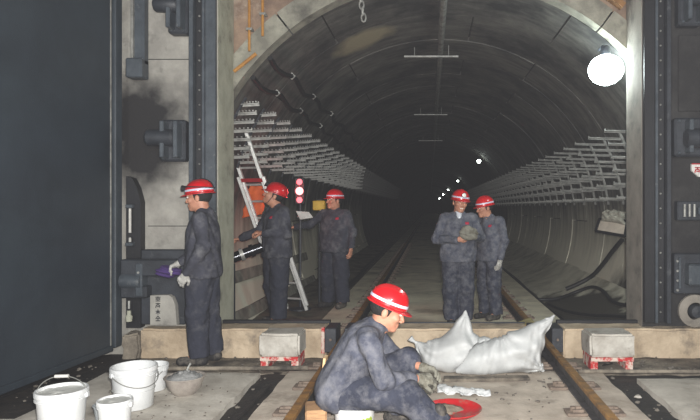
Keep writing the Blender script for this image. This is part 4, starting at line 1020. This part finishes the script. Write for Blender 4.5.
    if smile:
        b = MB(); b.tube([H((-.024, -.084, -.058)), H((-.012, -.0915, -.066)), H((.012, -.0915, -.066)), H((.024, -.084, -.058))], [.002, .006, .006, .002], 8); b.build('teeth', m_teeth, t, smooth=60)
    else:
        b = MB(); b.tube([H((-.021, -.086, -.066)), H((0, -.0925, -.066)), H((.021, -.086, -.066))], [.002, .004, .002], 8); b.build('lips', m_lip, t, smooth=60)
    # ---- helmet
    he = bpy.data.objects.new('helmet', None); C.objects.link(he); he.parent = t
    he.matrix_local = Matrix.Translation(Vector(H((0, .012, .042)))) @ Matrix(HR.tolist()).to_4x4() @ Matrix.Rotation(math.radians(3), 4, 'X') @ Matrix.Scale(1.02, 4)
    he.empty_display_size = .05
    def dome(th, v, off=0.):
        c, s_ = math.cos(th), math.sin(th); a = v*PI/2; k = math.sin(a)**.92
        zz = .122*math.cos(a)**.85
        ridge = .007*math.exp(-((c*k*.112)/.022)**2)*(1-v**6)
        return ((.112+off)*c*k, (.134+off)*s_*k, zz+ridge+off*.8)
    mb = MB(); n = 44
    mb.grid(lambda u, v: dome(2*PI*u, max(v, .001)), n, 14, True)
    sh = mb.build('shell', m_helm, he, smooth=60)
    def brim(u, v):
        th = 2*PI*u; c, s_ = math.cos(th), math.sin(th); pk = max(0, -s_)**2.2
        r = .012+.034*pk; x, y = .112*c, .134*s_
        return (x+c*r*v, y+s_*r*v, -.002-.008*v-.006*pk*v)
    mb = MB(); mb.grid(brim, n, 4, True); mb.grid(lambda u, v: tuple(np.array(brim(u, v))-[0, 0, .005]), n, 4); mb.grid(lambda u, v: tuple(np.array(brim(u, 1))-[0, 0, .005*v]), n, 1, True); mb.build('brim', m_helm, he, smooth=60)
    if stripe:
        mb = MB(); mb.grid(lambda u, v: dome(2*PI*u, .86+.085*v, .0025), n, 3, True); mb.build('reflective_band', m_band, he, smooth=60)
    if strap:
        mb = MB(); mb.tube([(.119*math.cos(a), .141*math.sin(a), .052-.02*math.sin(a)) for a in np.linspace(0, 2*PI, 30)], .006, 6); mb.build('lamp_strap', m_strap, he, smooth=60)
        mb = MB(); mb.tube([tuple(np.array(dome(PI/2, v, .005))) for v in np.linspace(.02, .95, 10)], .005, 6); mb.build('lamp_strap', m_strap, he, smooth=60)
    if lamp:
        Mx = Matrix.Rotation(PI/2-.15, 3, 'X')
        mb = MB(); mb.lathe([(.001, -.03), (.024, -.03), (.028, .01), (.030, .022), (.026, .022)], (0, -.140, .058), 16, Mx); lp = mb.build('head_lamp', m_strap if lamp != 'yellow' else m_strap, he, smooth=40)
        mb = MB(); mb.lathe([(.027, .018), (.015, .024), (.001, .026)], (0, -.140, .058), 16, Mx); mb.build('lamp_glass', m_lampl if lamp == 'white' else m_lampy, lp, smooth=60)
    for s in ((-1, 1) if chin else ()):
        b = MB(); pts = [H((s*.088, .0, .03)), H((s*.081, -.012, -.03)), H((s*.060, -.03, -.092)), H((s*.02, -.05, -.118)), H((0, -.054, -.121))]
        b.tube(pts, .0035, 6); b.build('chin_strap', m_strap, t, smooth=60)
    # ---- front details placed on the jacket surface
    def onjacket(x, z):
        f = np.cross(side, up); f = -f if f[1] > 0 else f
        o = j['chest']+side*x+up*z+f*.4; P = o
        for _ in range(60):
            d = float(jacket(P[None, :])[0])
            if d < .001: break
            P = P-f*max(d*.7, .0012)
        return P+f*.003
    if badge:
        g3 = {}
        mb = MB(); mb.grid(lambda u, v: tuple(onjacket(.075+.05*u, .045+.032*v)), 4, 3); o = mb.build('chest_badge', m_badge, t, smooth=60)
        md = o.modifiers.new('thick', 'SOLIDIFY'); md.thickness = .003
    if hem:
        for z0 in (0,):
            mb = MB(); mb.tube([tuple(onjacket(0, z)) for z in np.linspace(-.34, .12, 14)], .004, 5); mb.build('placket', cloth, t, smooth=60)
    if shirt:
        f = np.cross(side, up); f = -f if f[1] > 0 else f
        def shf(P):
            return np.maximum(cone(P, j['neck']+f*.05+up*.01, j['chest']+up*.06+f*.118, .046, .010), np.zeros(len(P))-1)
        sdf_obj('shirt', shf, j['chest']-.25, j['neck']+.2, .007, m_shirt, t)
    return t, j, jacket
R_ = math.radians
# A: standing in profile at the left
person('worker standing in profile at the left wall, gloved hand low, black strap on helmet', (-2.19, 5.80, -.005), R_(-86),
       J=dict(head=(0, -.045, 1.595), shL=(.18, .02, 1.40), elL=(.235, .07, 1.13), wrL=(.215, -.09, .885), elR=(-.24, -.04, 1.13), wrR=(-.17, -.28, .95),
              anL=(.09, -.01, .10), toL=(.10, -.18, .035), anR=(-.09, .07, .10), toR=(-.10, -.10, .035), knL=(.095, -.03, .49), knR=(-.095, .02, .49)),
       head=(R_(-3), R_(4), 0), gl={'L': m_glove, 'R': m_glove}, curl=(.5, .7), hd={'L': (-.1, -.55, -.75), 'R': (.1, -.8, -.4)}, hn={'L': (-1, .1, 0), 'R': (.2, .3, -1)},
       lamp='yellow', strap=True, badge=False, girth=1.2)
m_purple = mat('purple_cloth', (74,52,110), (58,40,90), 9, .9, bump=.4)
def rag(P):
    D = ell(P, (0, 0, 0), (.125, .07, .062)); x, y, z = P.T
    return D+.010*np.sin(30*x+8*np.sin(20*z))+.008*np.sin(40*z+25*y)
o = sdf_obj('purple_cloth', rag, (-.2, -.12, -.12), (.2, .12, .12), .009, m_purple); o.location = (-2.60, 5.975, .865); tag(o, 'bundled purple cloth held at the waist of the man in profile', 'cloth')
# B: left pair, nearer, looking up
person('worker behind the left jamb looking up, one arm reaching to the pipe', (-1.97, 7.72, .0), R_(-52),
       J=dict(head=(0, -.04, 1.595), elL=(.245, .02, 1.13), wrL=(.08, -.215, 1.14), elR=(-.30, -.10, 1.16), wrR=(-.42, -.31, 1.05), anL=(.09, -.02, .10), toL=(.10, -.19, .035), anR=(-.09, .06, .10), toR=(-.11, -.11, .035)),
       head=(R_(-25), R_(-24), 0), curl=(.8, .6), hd={'L': (-.5, -.8, .1), 'R': (0, -1, -.1)}, hn={'L': (-.3, .1, -1), 'R': (.2, 0, -1)}, lamp='yellow', strap=False, girth=1.26, sc=1.03, stripe=False, chin=True)
# C: left pair, farther
person('worker under the red signal facing left with one hand hanging', (-1.42, 9.0, .0), R_(-24),
       J=dict(elL=(.29, .03, 1.13), wrL=(.31, -.06, .89), shR=(-.18, -.02, 1.40), elR=(-.38, -.10, 1.24), wrR=(-.58, -.22, 1.20), anL=(.13, .0, .10), toL=(.16, -.17, .035), anR=(-.13, .02, .10), toR=(-.17, -.14, .035), knL=(.12, -.02, .49), knR=(-.12, -.02, .49)),
       head=(R_(-30), R_(-3), 0), curl=(.45, .5), hn={'R': (0, 0, -1)}, girth=1.3)
# D: right pair, facing the camera
person('smiling worker facing the camera, hands at his chest, headlamp on helmet', (.36, 7.62, .0), R_(4),
       J=dict(head=(.02, -.04, 1.595), elL=(.29, -.02, 1.14), wrL=(.165, -.235, 1.16), elR=(-.29, -.03, 1.12), wrR=(-.035, -.26, 1.125), hiL=(.085, 0, .90), knL=(.10, -.02, .49), anL=(.10, .02, .10), anR=(-.09, .02, .10)),
       head=(R_(8), R_(3), R_(6)), gl={}, curl=(.9, .9), hd={'L': (-.65, -.35, .35), 'R': (.8, -.25, .35)}, hn={'L': (-.3, .9, .1), 'R': (.2, .9, .2)}, lamp='white', girth=1.24, smile=True, shirt=True, cloth=m_clothg, sc=.975)
def bundle(P):
    D = smin(ell(P, (0, 0, 0), (.115, .055, .085)), ell(P, (-.05, .0, .05), (.055, .04, .05)), .03); x, y, z = P.T
    return D+.006*np.sin(38*x+6*np.sin(22*z))+.005*np.sin(44*z+18*x)
o = sdf_obj('glove_bundle', bundle, (-.2, -.12, -.15), (.2, .12, .15), .008, m_gloved); o.location = (.475, 7.285, 1.175); tag(o, 'bundle of muddy grey gloves held at the chest of the smiling man', 'gloves')
# E: right pair, turned to D
person('worker on the right of the pair, head turned to his smiling mate, grey glove hanging', (.80, 8.05, .0), R_(-48),
       J=dict(head=(-.03, -.075, 1.58), neck=(0, -.02, 1.455), elL=(.245, .04, 1.12), wrL=(.235, -.04, .86), elR=(-.24, .0, 1.12), wrR=(-.2, -.18, .98)),
       head=(R_(-22), R_(8), 0), gl={'L': m_glove}, curl=(.45, .5), sc=.94, girth=1.14, cloth=m_clothg)
# F: sitting in front, bent over his hands
person('worker sitting low in front, bent over his gloved hands beside the red pan', (-.575, 4.03, .0), R_(93),
       J=dict(pelvis=(0, .02, .33), chest=(0, -.11, .575), neck=(0, -.235, .715), head=(.0, -.29, .80),
              shL=(.18, -.175, .66), elL=(.20, -.32, .45), wrL=(.06, -.525, .40), shR=(-.18, -.165, .655), elR=(-.24, -.27, .40), wrR=(-.085, -.495, .365),
              hiL=(.09, -.02, .29), knL=(.15, -.43, .42), anL=(.12, -.34, .10), toL=(.13, -.51, .035),
              hiR=(-.09, -.02, .28), knR=(-.20, -.42, .285), anR=(-.22, -.62, .10), toR=(-.24, -.79, .035)),
       head=(0, R_(20), 0), gl={'L': m_gloved, 'R': m_gloved}, curl=(.55, .75), hd={'L': (-.25, -.95, -.2), 'R': (.2, -.95, -.1)}, hn={'L': (-.6, .1, -.8), 'R': (.5, .1, -.8)},
       lamp=None, badge=False, hem=False, cloth=m_clothg, girth=1.06, gap=.05)

for o in bpy.data.objects:
    if '_w' in o: del o['_w']
